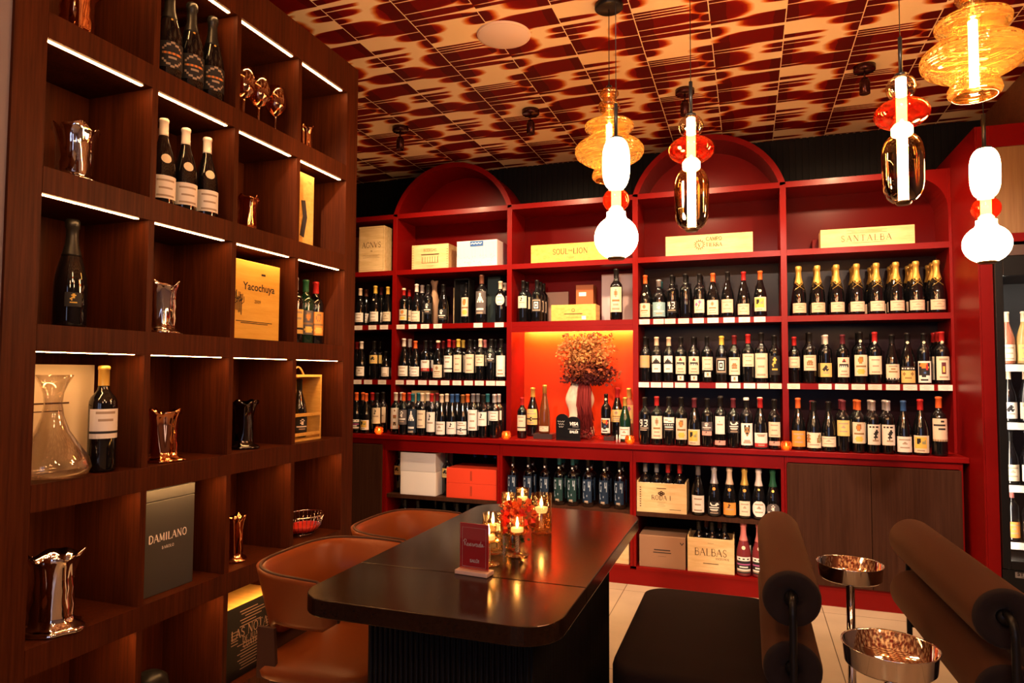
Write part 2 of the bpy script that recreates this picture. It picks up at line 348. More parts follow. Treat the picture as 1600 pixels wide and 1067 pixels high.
def ceiling_mat():
    """cream ceiling tiles with a dyed, bleeding red pattern: three lines of patches repeat every .955 x .475 m"""
    m = mat('ikat_ceiling', (.7, .5, .3), .6, spec=.08); b = m.node_tree.nodes['Principled BSDF']
    g = N(m, 'ShaderNodeNewGeometry'); sp = N(m, 'ShaderNodeSeparateXYZ'); L(m, g.outputs['Position'], sp.inputs[0])
    nz = N(m, 'ShaderNodeTexNoise'); nz.inputs['Scale'].default_value = 1.0; nz.inputs['Detail'].default_value = 3
    mp = N(m, 'ShaderNodeMapping'); mp.inputs['Scale'].default_value = (5, 9, 1); L(m, g.outputs['Position'], mp.inputs[0]); L(m, mp.outputs[0], nz.inputs[0])
    nv = math_n(m, 'MULTIPLY', math_n(m, 'SUBTRACT', nz.outputs[0], .5), .034)
    t = math_n(m, 'FRACT', math_n(m, 'DIVIDE', math_n(m, 'SUBTRACT', sp.outputs[1], 2.875-4.75), .475))
    u = math_n(m, 'FRACT', math_n(m, 'DIVIDE', math_n(m, 'SUBTRACT', sp.outputs[0], -.46-9.55), .955))
    def curve(bands):
        c = N(m, 'ShaderNodeFloatCurve'); cm = c.mapping; cu = cm.curves[0]
        pts = [(0, 0)]; last = 0
        for (a, e, ext) in sorted(bands):
            a2 = a+.012; e2 = e-.006; w = e2-a2; x = ext*.97/.4
            if a2-.004 > last: pts.append((a2-.004, 0))
            if w < .06: pts += [(a2, x), (e2, x*.92)]
            else: pts += [(a2, x*.62), (a2+w*.12, x*.86), (a2+w*.35, x), (a2+w*.7, x*.98), (a2+w*.9, x*.8), (e2, x*.55)]
            pts.append((min(e2+.004, 1), 0)); last = min(e2+.004, 1)
        if last < .999: pts.append((1, 0))
        while len(cu.points) < len(pts): cu.points.new(.5, .5)
        for p, q in zip(cu.points, pts): p.location = (min(q[0], 1), min(q[1], 1)); p.handle_type = 'VECTOR'
        cm.update(); L(m, t, c.inputs['Value'])
        e_ = math_n(m, 'MULTIPLY', c.outputs[0], .4)
        return math_n(m, 'SUBTRACT', e_, math_n(m, 'MULTIPLY', math_n(m, 'LESS_THAN', e_, .01), .04))
    T_ = {0: ([(0,.10,.04),(.10,.41,.115),(.41,.66,.23),(.66,.82,.13),(.82,1,.05)],
              [(0,.045,.235),(.045,.09,.25),(.09,.14,.27),(.14,.34,.30),(.34,.46,.345),(.46,.56,.29),(.56,.76,.12),(.76,.92,.06)]),
          1: ([(0,.2,.07),(.22,.36,.05),(.50,.56,.22),(.56,.72,.08),(.84,1,.09)],
              [(0,.06,.16),(.06,.40,.17),(.40,.46,.31),(.50,.70,.065),(.82,1,.20)]),
          2: ([(0,.12,.07),(.12,.22,.09),(.36,.62,.19),(.66,.96,.31)],
              [(0,.07,.17),(.07,.20,.15),(.20,.30,.07),(.30,.56,.18),(.56,.62,.24),(.86,.95,.17)])}
    best = None; dark = None
    for k, (lb, rb) in T_.items():
        dx = math_n(m, 'MULTIPLY', math_n(m, 'SUBTRACT', math_n(m, 'FRACT', math_n(m, 'ADD', u, 1.5-k/3)), .5), .955)
        sr = math_n(m, 'SUBTRACT', curve(rb), dx); sl = math_n(m, 'ADD', curve(lb), dx)
        side = math_n(m, 'GREATER_THAN', dx, 0)
        s = math_n(m, 'ADD', math_n(m, 'MULTIPLY', side, sr), math_n(m, 'MULTIPLY', math_n(m, 'SUBTRACT', 1, side), sl))
        ad = math_n(m, 'ABSOLUTE', dx)
        s = math_n(m, 'SUBTRACT', s, math_n(m, 'MULTIPLY', math_n(m, 'LESS_THAN', ad, .0022), 1))
        best = s if best is None else math_n(m, 'MAXIMUM', best, s)
        d = math_n(m, 'LESS_THAN', math_n(m, 'ADD', ad, math_n(m, 'MULTIPLY', nv, 1.)), .075 if k != 2 else .05)
        dark = d if dark is None else math_n(m, 'MAXIMUM', dark, d)
    s = math_n(m, 'ADD', best, nv)
    mr = N(m, 'ShaderNodeMapRange'); mr.inputs[1].default_value = -.05; mr.inputs[2].default_value = .07; L(m, s, mr.inputs[0])
    r = N(m, 'ShaderNodeValToRGB'); e = r.color_ramp.elements
    e[0].position = .18; e[0].color = (.84, .66, .40, 1); e[1].position = 1; e[1].color = (.13, .003, .002, 1)
    a = e.new(.36); a.color = (.60, .17, .02, 1); a = e.new(.48); a.color = (.28, .012, .003, 1); a = e.new(.62); a.color = (.18, .004, .003, 1)
    L(m, mr.outputs[0], r.inputs[0])
    mx = N(m, 'ShaderNodeMixRGB', blend_type='MIX'); mx.inputs[2].default_value = (.055, .002, .002, 1)
    L(m, math_n(m, 'MULTIPLY', dark, math_n(m, 'MULTIPLY', math_n(m, 'GREATER_THAN', s, .012), .75)), mx.inputs[0]); L(m, r.outputs[0], mx.inputs[1])
    L(m, mx.outputs[0], b.inputs['Base Color']); return m
struct('ceiling', MB().box(XW, XRW, -3, YB, ZC, ZC+.1), ceiling_mat())
mb = MB().box(XW, XRW, YB, YB+.1, 0, ZC)
for i in range(130):
    x = XW+.02+i*.04
    if x < XR-.1: mb.box(x, x+.026, YB-.008, YB, 2.3, ZC)
struct('wall_back', mb, M_SLAT)
struct('wall_left', MB().box(XW-.1, XW, 1.0, YB, 0, ZC), M_SLAT)
struct('wall_side', MB().box(-2.10, -1.765, -2.89, 1.153, 0, ZC), M_GREY)
struct('wall_divider', MB().box(XW, -2.075, 1.153, 2.70, 0, ZC), M_SLAT)
# wood clad bulkhead above the fridge housing, running towards the entrance
struct('wall_right', MB().box(XR, XR+.5, 1.9, YB-.012, 2.616, ZC), M_SOFFIT)
struct('wall_right_side', MB().box(XRW, XRW+.1, -3, YB, 0, ZC), M_GREY)

# shop front behind the camera: two tall windows with dull daylight
M_DAY = mat('dull_daylight', (.5,.55,.7), .5, emis=(.55,.66,1.0), estr=1.0)
YS = -2.9
mb = MB().box(XW, XRW, YS-.1, YS, 0, .35).box(XW, XRW, YS-.1, YS, 2.55, ZC)
for a, b in ((XW, -1.7), (-.3, 0.), (1.4, XRW)): mb.box(a, b, YS-.1, YS, .35, 2.55)
struct('wall_front', mb, M_GREY)
for k, (a, b) in enumerate(((-1.7, -.3), (0., 1.4))):
    struct('window_%d' % (k+1), MB().box(a+.002, b-.002, YS-.06, YS-.05, .352, 2.548), M_DAY)
    mb = MB().box(a+.002, a+.05, YS-.049, YS-.01, .352, 2.548).box(b-.05, b-.002, YS-.049, YS-.01, .352, 2.548).box(a+.05, b-.05, YS-.049, YS-.01, 1.42, 1.47)
    struct('trim_%d' % (k+2), mb, M_BLACK)

# ------------------------------------------------------------------ back shelving unit
D = 4.485; PX = [-3.45, -2.527, -1.600, -.704, .220, 1.13]
ZS = [2.5134, 2.1008, 1.6866, 1.2684]; ZCT = .876; PW = .036; ST = .036
unit = thing('wine_shelving', 'red lacquered wall shelving with two arches full of wine bottles on the back wall', 'shelving')
for i, x in enumerate(PX[:-1]):
    obj('post', MB().box(x-PW/2, x+PW/2, D, YB-.012, ZCT+.001, ZS[0]+.018), M_RED, unit, bevel=.001)
obj('end_panel', MB().box(1.13-PW/2, 1.1272, D, YB-.012, ZCT+.001, ZS[0]+.018), M_RED, unit)
BAY = [(PX[i]+PW/2, PX[i+1]-PW/2) for i in range(5)]
shelves = {}
for b, (x0, x1) in enumerate(BAY):
    for r, z in enumerate(ZS):
        if b == 2 and r == 3: continue
        if b == 2 and r == 2:
            o = obj('shelf', MB().box(x0, x1, D+.002, YB-.02, z-ST, z), M_RED, unit)
            obj('fascia', MB().box(x0, x1, D+.002, D+.03, z-.072, z-ST-.0005), M_RED, unit)
        else:
            o = obj('shelf', MB().box(x0, x1, D+.002, YB-.02, z-ST/2, z+ST/2) if r == 0 else MB().box(x0, x1, D+.002, YB-.02, z-ST, z), M_RED, unit)
        shelves[(b, r)] = o
    # back panels
    zs = [(ZS[0]-.02, ZS[1]+.0, M_REDIN), (ZS[1]-ST, ZS[2], M_REDSHADE)]
    obj('back_panel', MB().box(x0, x1, YB-.02, YB-.012, ZS[1], ZS[0]), M_REDIN, unit)
    if b == 2:
        obj('back_panel', MB().box(x0, x1, YB-.02, YB-.012, ZS[2], ZS[1]-ST), M_REDIN, unit)
        obj('niche_back_panel', MB().box(x0, x1, YB-.02, YB-.012, ZCT+.001, ZS[2]-ST), mat('led_glow_red_panel', (.50, .034, .005), .4, spec=.2), unit)  # red back coloured more orange to carry the strip's glow
        obj('niche_led_strip', MB().box(x0+.02, x1-.02, YB-.075, YB-.062, ZS[2]-ST-.008, ZS[2]-ST-.0005), mat('niche_led', (1,.9,.7), .3, emis=(1,.50,.12), estr=330), unit)
        obj('added_led_shield', MB().box(x0+.001, x1-.001, YB-.086, YB-.080, ZS[2]-ST-.020, ZS[2]-ST-.0005), M_RED, unit)  # lip added to keep the strip's glare off the table
        nl = thing('niche_downlight', 'small bright downlight at the top right of the lit red niche', 'light', (x1-.055, D+.10, ZS[2]-ST-.001))
        obj('housing', MB().lathe([(.026,-.022),(.028,-.018),(.028,0)], 16), M_BLACK, nl); obj('lens', MB().lathe([(.018,-.026),(.022,-.022)], 16), M_TUBE, nl)
    else:
        obj('back_panel', MB().box(x0, x1, YB-.02, YB-.012, ZCT+.001, ZS[1]-ST), M_REDSHADE, unit)
# arches
for b in (1, 3):
    x0, x1 = PX[b], PX[b+1]; hc = (x1-x0)/2; rise = .355; R = (hc*hc+rise*rise)/(2*rise); zc = ZS[0]+.0+rise-R; xc = (x0+x1)/2
    a0 = math.asin(hc/R); a0 = a0 if rise < R else a0
    mb = MB(); n = 40; vs = []
    for i in range(n+1):
        a = -a0+2*a0*i/n
        for rr in (R+.018, R-.018):
            for y in (D, YB-.012): vs.append((xc+rr*math.sin(a), y, zc+rr*math.cos(a)))
    fs = []
    for i in range(n):
        o_ = i*4; p_ = o_+4
        fs += [(o_, p_, p_+1, o_+1), (o_+2, o_+3, p_+3, p_+2), (o_, o_+2, p_+2, p_), (o_+1, p_+1, p_+3, o_+3)]
    mb.add(vs, fs); obj('arch', mb, M_RED, unit)
    pl = [(xc+(R-.018)*math.sin(-a0+2*a0*i/n), zc+(R-.018)*math.cos(-a0+2*a0*i/n)) for i in range(n+1)]
    obj('arch_back_panel', MB().prism([(a, max(c, ZS[0]+.018)) for a, c in pl], YB-.02, YB-.013, axis='y'), M_RED, unit)
# rounded upper right corner of the right bay
mb = MB(); rc = .20; xr = BAY[4][1]; zt = ZS[0]-ST/2
pl = [(xr, zt)]+[(xr-rc+rc*math.cos(a), zt-rc+rc*math.sin(a)) for a in [PI/2*i/12 for i in range(13)][::-1]]
obj('corner_infill', MB().prism(pl, D+.002, YB-.02, axis='y'), M_RED, unit)
# price tags on the shelf edges
def tags(b, r, pxs, py, w=.068):
    for px in pxs:
        x = P(px, py, y=D)[0]
        tz = ZS[r]-ST/2
        mb = MB().box(x-w/2, x+w/2, D-.0015, D+.0018, tz-.0165, tz+.0165)
        for k, (a, c) in enumerate([(.22, .006), (.34, -.001), (.18, -.008)]):
            mb.box(x-w*a, x+w*a, D-.0018, D-.0015, tz+c-.0008, tz+c+.0008, 1)
        obj('price_tag', mb, [M_TAG, mat('tag_ink', (.45,.36,.32), .7)], shelves[(b, r)], fix=False)
tags(0, 2, [560, 582, 600], 507); tags(1, 2, [626, 645, 664, 684, 747, 780], 507)
tags(0, 3, [558.5, 575, 597], 594); tags(1, 3, [624.5, 641.5, 660, 677, 695.5, 714, 732, 749, 766.5, 782], 595)
tags(3, 2, [1007, 1029, 1047, 1068, 1091, 1114, 1139, 1163, 1187], 496); tags(3, 3, [1006, 1025, 1043.5, 1063, 1084, 1127, 1148, 1171, 1192, 1212], 597)
tags(4, 3, [1240, 1289, 1315, 1341, 1367, 1395, 1422, 1448, 1477], 600, .072)

# countertop and base cabinets
YC = 4.265
ct = obj('countertop', MB().box(-3.45, 1.1265, YC, YB-.012, ZCT-.03, ZCT), M_RED, bevel=.002)
tag(ct, 'long red lacquered counter running under the wine shelves and over the base cabinets', 'countertop')
YF = 4.285; ZB = .115
def cab_box(x0, x1, name, label, shelf=True, doors=0, cat='cabinet', dl=None):
    t = thing(name, label, cat, (0, 0, 0))
    obj('side_panel', MB().box(x0, x0+.018, YF, YB-.012, ZB, ZCT-.032), M_RED, t); obj('side_panel', MB().box(x1-.018, x1, YF, YB-.012, ZB, ZCT-.032), M_RED, t)
    obj('bottom_panel', MB().box(x0+.0185, x1-.0185, YF, YB-.012, ZB-.02, ZB), M_RED, t)
    if doors == 0:
        obj('top_rail', MB().box(x0+.0185, x1-.0185, YF, YF+.02, ZCT-.11, ZCT-.032), M_RED, t)
        obj('back_panel', MB().box(x0+.0185, x1-.0185, YB-.022, YB-.0125, ZB, ZCT-.032), M_REDSHADE, t)
        if shelf: obj('shelf', MB().box(x0+.0185, x1-.0185, YF+.008, YB-.023, .430, .455), M_DOORW, t)
    else:
        obj('top_rail', MB().box(x0+.0185, x1-.0185, YF, YF+.02, ZCT-.068, ZCT-.032), M_RED, t)
        w = (x1-x0-.02)/doors
        for k in range(doors):
            obj('door', MB().box(x0+.010+k*w+.0015, x0+.010+(k+1)*w-.0015, YF-.018, YF-.001, ZB+.004, ZCT-.072), M_DOORW, t, bevel=.001)
    return t
cab_box(-3.42, -2.480, 'base_cabinet', 'brown wooden cupboard with closed doors at the far left end of the counter', doors=2)
cab_box(-2.478, -1.592, 'base_cabinet', 'open red base cabinet holding white and orange boxes under the left arch')
cab_box(-1.590, -.694, 'base_cabinet', 'open red base cabinet of blue labelled bottles behind the table')
cab_box(-.692, .196, 'base_cabinet', 'open red base cabinet with two wooden crates and sparkling wines')
cab_box(.198, 1.10, 'base_cabinet', 'brown wooden cupboard with two closed doors at the right end of the counter', doors=2)
struct('trim_1', MB().box(-3.42, 1.10, YF+.004, YF+.03, 0, ZB-.021), M_RED)
# ------------------------------------------------------------------ fridge housing on the right
XH, YH, ZH = 1.136, 4.04, 2.615
h = thing('fridge_housing', 'tall red surround built round the wine fridge at the right edge', 'housing')
obj('side_panel', MB().box(XH-.008, XH+.0, YH, YB-.012, 0, ZH), M_RED, h)
obj('jamb', MB().box(XH+.001, XH+.055, YH, YH+.02, 0, ZH), M_RED, h)
obj('top_fascia', MB().box(XH+.0555, 2.1, YH, YH+.02, ZH-.115, ZH), M_RED, h)
obj('upper_panel', MB().box(XH+.0555, 2.1, YH+.004, YH+.02, 2.05, ZH-.116), wood('amber_wood_panel', (.22, .11, .04), (.30, .16, .06), (60, 60, 2), .5), h)
obj('rail', MB().box(XH+.0555, 2.1, YH, YH+.02, 2.005, 2.049), M_RED, h)
obj('top_panel', MB().box(XH+.001, 2.1, YH+.021, YB-.012, ZH-.02, ZH), M_RED, h)
XF0, XF1 = XH+.058, 2.06
fr = thing('wine_fridge', 'tall black glass-door wine fridge at the right edge of the room', 'wine fridge')
obj('cabinet_body', MB().box(XF0, XF0+.03, YH+.03, YB-.1, .02, 1.93).box(XF1-.03, XF1, YH+.03, YB-.1, .02, 1.93).box(XF0+.03, XF1-.03, YB-.12, YB-.1, .02, 1.93)
    .box(XF0+.03, XF1-.03, YH+.03, YB-.12, 1.86, 1.93).box(XF0+.03, XF1-.03, YH+.03, YB-.12, .02, .345), M_BLACK, fr)
obj('inner_liner', MB().box(XF0+.031, XF0+.036, YH+.05, YB-.125, .346, 1.859).box(XF0+.036, XF1-.031, YB-.13, YB-.1215, .346, 1.859), mat('fridge_liner', (.05, .055, .06), .4), fr)
df = MB().box(XF0, XF0+.035, YH-.02, YH+.028, .36, 1.93).box(XF1-.035, XF1, YH-.02, YH+.028, .36, 1.93).box(XF0+.035, XF1-.035, YH-.02, YH+.028, 1.83, 1.93).box(XF0+.035, XF1-.035, YH-.02, YH+.028, .36, .40)
dr = obj('door', df, M_BLACK, fr, bevel=.002)
obj('pane', MB().box(XF0+.036, XF1-.036, YH, YH+.004, .401, 1.829), M_PANE, dr, fix=False)
obj('base_grille', MB().box(XF0, XF1, YH-.01, YH+.028, .02, .355), M_BLACK, fr)
obj('top_cap', MB().box(XF0, XF1, YH-.02, YH+.028, 1.932, 1.985), mat('fridge_top', (.10,.06,.05), .4), fr)
obj('side_light', MB().box(XF0+.037, XF0+.047, YH+.035, YH+.045, .42, 1.82), mat('fridge_led', (1,1,1), .3, emis=(1,.86,.68), estr=26), fr)
obj('top_light', MB().box(XF0+.06, XF1-.06, YH+.04, YH+.055, 1.845, 1.855), MATS['fridge_led'], fr)
mb = MB(); mb.box(1.245, 1.375, YH-.0135, YH-.0105, .318, .346)
bp_ = obj('brand_plate', mb, mat('brushed_plate', (.35,.32,.30), .35, metal=.6), fr)
mb = MB(); font_text(mb, 'STERLING', .024, Ty(1.310, YH-.0142, .329), bold=.0012, spacing=1.08); mb.box(1.27, 1.35, YH-.0142, YH-.0137, .322, .324)
obj('lettering', mb, M_DARKINK, bp_, fix=False)
FRZ = [1.384, 1.085, .765, .476]
for z in FRZ:
    s_ = obj('shelf', MB().box(XF0+.05, XF1-.04, YH+.09, YB-.16, z-.012, z-.004), mat('wire_shelf', (.03,.03,.03), .4, metal=.5), fr)
    obj('price_rail', MB().box(XF0+.055, XF1-.045, YH+.084, YH+.089, z-.040, z-.004), mat('white_rail', (.85,.82,.78), .4), s_)

# ------------------------------------------------------------------ bottles
CAPC = {'red': (.42,.02,.02), 'dark red': (.14,.012,.014), 'orange': (.70,.13,.03), 'yellow': (.75,.48,.08), 'white': (.80,.72,.66), 'cream': (.75,.58,.42),
        'black': (.010,.009,.009), 'grey': (.16,.15,.16), 'blue': (.03,.09,.26), 'maroon': (.12,.02,.03), 'silver': (.6,.58,.6), 'green': (.02,.10,.05),
        'gold': (.72,.45,.10), 'pink': (.70,.22,.20), 'bronze': (.35,.14,.04), 'teal': (.02,.12,.15), 'brown': (.14,.05,.03)}
LABC = {'cream': (.74,.62,.46), 'white': (.82,.76,.70), 'yellow': (.72,.50,.17), 'tan': (.55,.34,.16), 'black': (.018,.016,.018), 'grey': (.12,.10,.10),
        'pale blue': (.25,.42,.48), 'orange': (.72,.28,.05), 'blue': (.006,.020,.050), 'green': (.005,.030,.030), 'pink': (.70,.35,.30), 'navy': (.02,.03,.05), 'peach': (.72,.50,.36)}
def capm(c): return mat('foil_'+c.replace(' ', '_'), CAPC[c], .32, metal=.55 if c in ('gold','silver','bronze') else .1)
def labm(c): return mat('label_'+c.replace(' ', '_'), LABC[c], .6)
INKS = {'l': (.30,.36,.44), 'a': (.40,.30,.22), 'k': (.02,.018,.02), 'r': (.45,.03,.03), 'y': (.75,.50,.10), 'w': (.85,.80,.74), 'o': (.75,.22,.04), 'b': (.05,.12,.35), 'g': (.30,.30,.16), 'd': (.30,.16,.06), 'p': (.45,.10,.28), 'n': (.12,.02,.03)}
def inkm(c): return mat('print_'+c, INKS[c], .6)
PAT = {
 'plain': ['..............','..............','...aaaaaaaa...','..............','..............','..............','....aaaaaa....','..............','..............','..............','...aaaaaaaa...','..............'],
 'crest': ['..............','......aa......','.....adda.....','.....adda.....','......aa......','..............','...dddddddd...','..............','....aaaaaa....','..............','...aaaaaaaa...','..............'],
 'low':   ['..............','..............','..aaaaaaaaaa..','..............','......aa......','.....aaaa.....','..............','..............','...aaaaaaaa...','..............','..............','..............'],
 'band':  ['..............','...aaaaaaaa...','..............','..............','....aaaaaa....','..............','..............','..............','..............','kkkkkkkkkkkkkk','..............','..............'],
 'redband': ['..............','...aaaaaaaa...','....aaaaaa....','..............','..............','..............','..............','..............','rrrrrrrrrrrrrr','rrrraaaaaarrrr','rrrrrrrrrrrrrr','kkkkkkkkkkkkkk'],
 'hill':  ['..............','..............','......kk......','....kkkkkk....','..kkkkkkkkkk..','kkkkkkkkkkkkkk','..............','..............','..............','....aaaaaa....','..............','..............'],
 'stamp': ['..............','......rr......','.....rkkr.....','..............','..kkkkkkkkkk..','..kwkwkwkwkk..','..............','..............','....aaaaaa....','..............','...aaaaaaaa...','..............'],
 'flower': ['..............','.......pp.....','......pppp....','...pp..dp.....','..pppp.d......','...pp.dd......','......d.......','.....d........','..............','...aaaaaaaa...','..............','..............'],
 'frame': ['kkkkkkkkkkkkkk','kaaaaaaaaaaaak','kakkkkkkkkkkak','kakkwwwwwwkkak','kakkwkkkkwkkak','kakkwkwwkwkkak','kakkwkwwkwkkak','kakkwkkkkwkkak','kakkwwwwwwkkak','kakkkkkkkkkkak','kaaaaaaaaaaaak','kkkkkkkkkkkkkk'],
 'window': ['..............','...aaaaaaaa...','..............','..............','.....dddd.....','....dddddd....','....dadada....','....dddddd....','..............','...aaaaaaaa...','..............','..............'],
 'figure': ['..............','..............','......kk......','.....kkkk.....','....kkkk......','...kkkkkkk....','....kk.kk.....','..............','....aaaaaa....','..............','..............','..............'],
 'bird':  ['..............','..kk.kk.kkk...','..............','........kk....','.......kkkk...','......kkkk....','.......kk.....','......kkkk....','.......k......','.....aaaaaa...','..............','..............'],
 'art':   ['..............','.kkoooooorkk..','.koooooorrkk..','.kkkoooorryk..','.kkkkkkkrrkk..','.kkkkkkkkkkk..','.kkkkkbbkkkk..','.kkkkkkkkkkk..','.wwwkkkkwwww..','..............','...kkkkkkk....','..............'],
 'faces': ['..............','.dd........d..','dddd......ddd.','.dd.......dgd.','dddd.....ddgdd','oddo.....dgggd','.dd......ddgdd','dddd.....dddd.','..............','...aaaaaaaa...','..............','..............'],
 'square': ['..............','...aaaaaaaa...','..............','.....nnnn.....','.....nnnn.....','.....nyyn.....','.....nyyn.....','.....nyyn.....','.....nnnn.....','..............','...aaaaaaaa...','..............'],
 'sun':   ['..............','.yyyyyyyyyy...','.yykkkyyyyy...','.yykkkyyygy...','.yykkkygggy...','.yykkyygggy...','.yyyyyyyyyy...','.yyyyyyyyyy...','.yyyyyyyyyy...','..............','...aaaaaa.....','..............'],
 'shield': ['..............','.....dddd.....','....doood.....','....doood.....','.....dod......','..............','..dddddddddd..','..............','....yyyyyy....','...yyyyyyyy...','....yyyyyy....','..............'],
 'bear':  ['..............','....kk..kk....','....kddddk....','....dkddkd....','....dddddd....','.....dkkd.....','......dd......','..............','..............','....aaaaaa....','...aaaaaaaa...','..............'],
 'bands': ['wwwwwwwwwwwwww','wwkkwwkkwwkkww','wwwwwwwwwwwwww','kkkkkkkkkkkkkk','kkkkkkkkkkkkkk','pppppppppppppp','kkkkkkkkkkkkkk','kkkwwwwwwwwkkk','kkkkkkkkkkkkkk','wwwwwwwwwwwwww','aaaaaaaaaaaaaa','kkkkkkkkkkkkkk'],
 'gold':  ['..............','......yy......','.....yyyy.....','......yy......','.....yyy......','....yy........','.....y........','..............','....yyyyyy....','..............','..............','..............'],
 'wtext': ['..............','...w.....ww...','...ww...wwww..','....wwwwww....','..............','..wwwwwwwwww..','..............','...wwwwwwww...','....aaaaaa....','..............','...aaaaaaaa...','..............'],
 'n93':   ['..............','..www..wwww...','.w..w.....w...','.w..w.....w...','..www...ww....','....w.....w...','....w.....w...','..ww...www....','..............','..aaaaaaaaaa..','..............','..aaaaaaaa....'],
 'n43':   ['..............','..w.w..wwww...','..w.w.....w...','..w.w.....w...','..wwww..ww....','....w.....w...','....w.....w...','....w..www....','..............','..aaaaaaaaaa..','..............','..............'],
 'cross': ['wwwwwwwwwwwwww','wwwwwwwwwwwwww','wwaaaawwwwwwww','wwwwwwaaaawwww','wwwwwwwwwwwwww','kkkkkkkkkkkkkk','kwkwkwkwkwkwkk','kkkkkkkkkkkkkk','kkwwwwwwwwwwkk','kkkkkkkkkkkkkk','kkaaaaaaaaaakk','kkkkkkkkkkkkkk'],
 'antler': ['..............','......ww......','......ww......','.....wwww.....','....wwwwww....','...ww.ww.ww...','..............','..............','..............','..wwwwwwwww...','..............','..aaaaaaaa....'],
 'script': ['..............','......k.......','......kk......','......k.......','.....kk.......','..............','...aaaaaaaa...','..............','..............','..............','..............','..............'],
 'ring':  ['..............','....aaaaaa....','..............','..aaaaaaaaaa..','..............','..............','......kk......','kkkkkkk.kkkkkk','......kk......','..............','....aaaaaa....','..............'],
 'three': ['..............','......dd......','..............','..............','.....rddr.....','.....dddd.....','..............','..............','.....dkkd.....','.....kddk.....','..............','..............'],
 'pinkfoot': ['..............','..............','..............','......a.......','..............','...aaaaaaaa...','..............','..............','..............','..............','..............','..............'],
 'strip': ['..............','...aaaaaaaa...','..............','.....dddd.....','..............','...dddddddd...','..............','..............','..............','..............','kwkkwkwkkwkwkk','kkkkkkkkkkkkkk'],
 'topbar': ['kkkkkkkkkkkkkk','kwwkwkwwkwkwwk','kkkkkkkkkkkkkk','..............','...d......d...','..ddd....ddd..','...d......d...','..............','....dddddd....','..............','..............','..............'],
 'elena': ['..............','.......kkk....','..............','.kkkkkkkkkk...','..............','.....kkkkkk...','..............','..............','..............','..............','..............','dadadadadadada'],
 'g4':    ['..............','..lll....l.l..','.l.......l.l..','.l..l....lll..','.l..l......l..','..lll......l..','..............','..l...........','..l....l......','..ll..........','..............','....aaaaa.....'],
 'medal': ['..............','......ww......','.....w..w.....','......ww......','.....www......','......ww......','..............','..wwwwwwwwww..','..............','....aaaaaa....','..............','..............'],
 'castell': ['......aa......','....aa..aa....','...a......a...','..a........a..','..............','..dodododood..','..............','.....aaaa.....','..a........a..','...a......a...','....aa..aa....','......aa......'],
}
PROF = {
 'bdx': dict(r=.0365, h=.300, cap=.243, prof=[(.028,0),(.0345,.002),(.0365,.008),(.0365,.185),(.0355,.198),(.031,.211),(.022,.222),(.0155,.232),(.0138,.245),(.0136,.288),(.0150,.289),(.0150,.297),(.0128,.300)]),
 'bgy': dict(r=.0395, h=.296, cap=.238, prof=[(.030,0),(.0375,.002),(.0395,.009),(.0395,.125),(.037,.148),(.031,.175),(.023,.203),(.0165,.225),(.0138,.243),(.0134,.284),(.0150,.285),(.0150,.293),(.0128,.296)]),
 'chp': dict(r=.0425, h=.312, cap=.205, prof=[(.034,0),(.0405,.002),(.0425,.010),(.0425,.118),(.040,.145),(.033,.178),(.0235,.212),(.0168,.240),(.0152,.262),(.0152,.284),(.0182,.288),(.0182,.306),(.0145,.312)]),
 'hock': dict(r=.0375, h=.330, cap=.272, prof=[(.030,0),(.0355,.002),(.0375,.01),(.0375,.115),(.034,.155),(.026,.20),(.018,.24),(.0145,.27),(.0136,.318),(.0150,.319),(.0150,.327),(.0128,.33)]),
 'squat': dict(r=.0425, h=.262, cap=.215, prof=[(.034,0),(.0405,.002),(.0425,.010),(.0425,.125),(.041,.150),(.034,.172),(.024,.188),(.0175,.202),(.0150,.215),(.0148,.252),(.0165,.253),(.0165,.260),(.0135,.262)]),
 'g4': dict(r=.0365, h=.318, cap=.262, prof=[(.031,0),(.0365,.004),(.0365,.192),(.034,.204),(.026,.214),(.018,.222),(.0135,.234),(.0125,.262),(.0135,.300),(.0150,.301),(.0150,.316),(.013,.318)]),
}
CACHE = {}
def rad_at(pr, z):
    for (r0, z0), (r1, z1) in zip(pr, pr[1:]):
        if z0 <= z <= z1 and z1 > z0: return r0+(r1-r0)*(z-z0)/(z1-z0)
    return pr[-1][0]
def body_mesh(shape, sc, gm):
    k = ('b', shape, sc, gm.name)
    if k not in CACHE:
        CACHE[k] = MB().lathe([(r*sc, z*sc) for r, z in PROF[shape]['prof']], 20).mesh('bottle', gm)
    return CACHE[k]
def cap_mesh(shape, sc, c, top=None):
    k = ('c', shape, sc, c, top)
    if k not in CACHE:
        p = PROF[shape]; zc = p['cap']; pr = [(rad_at(p['prof'], zc)+.0006, zc)]+[(r+.0007, z) for r, z in p['prof'] if z > zc]
        pr.append((pr[-1][0]*.6, p['h']+.0012)); pr.append((0.0001, p['h']+.0014))
        mb = MB().lathe([(r*sc, z*sc) for r, z in pr], 18)
        if top:   # a band of another colour at the lip
            mb.lathe([(.0160*sc, (p['h']-.014)*sc), (.0163*sc, (p['h']-.013)*sc), (.0163*sc, (p['h']-.001)*sc), (.013*sc, (p['h']+.0025)*sc), (.0001, (p['h']+.0026)*sc)], 18, mi=1)
        CACHE[k] = mb.mesh('capsule', [capm(c)]+([capm(top)] if top else []))
    return CACHE[k]
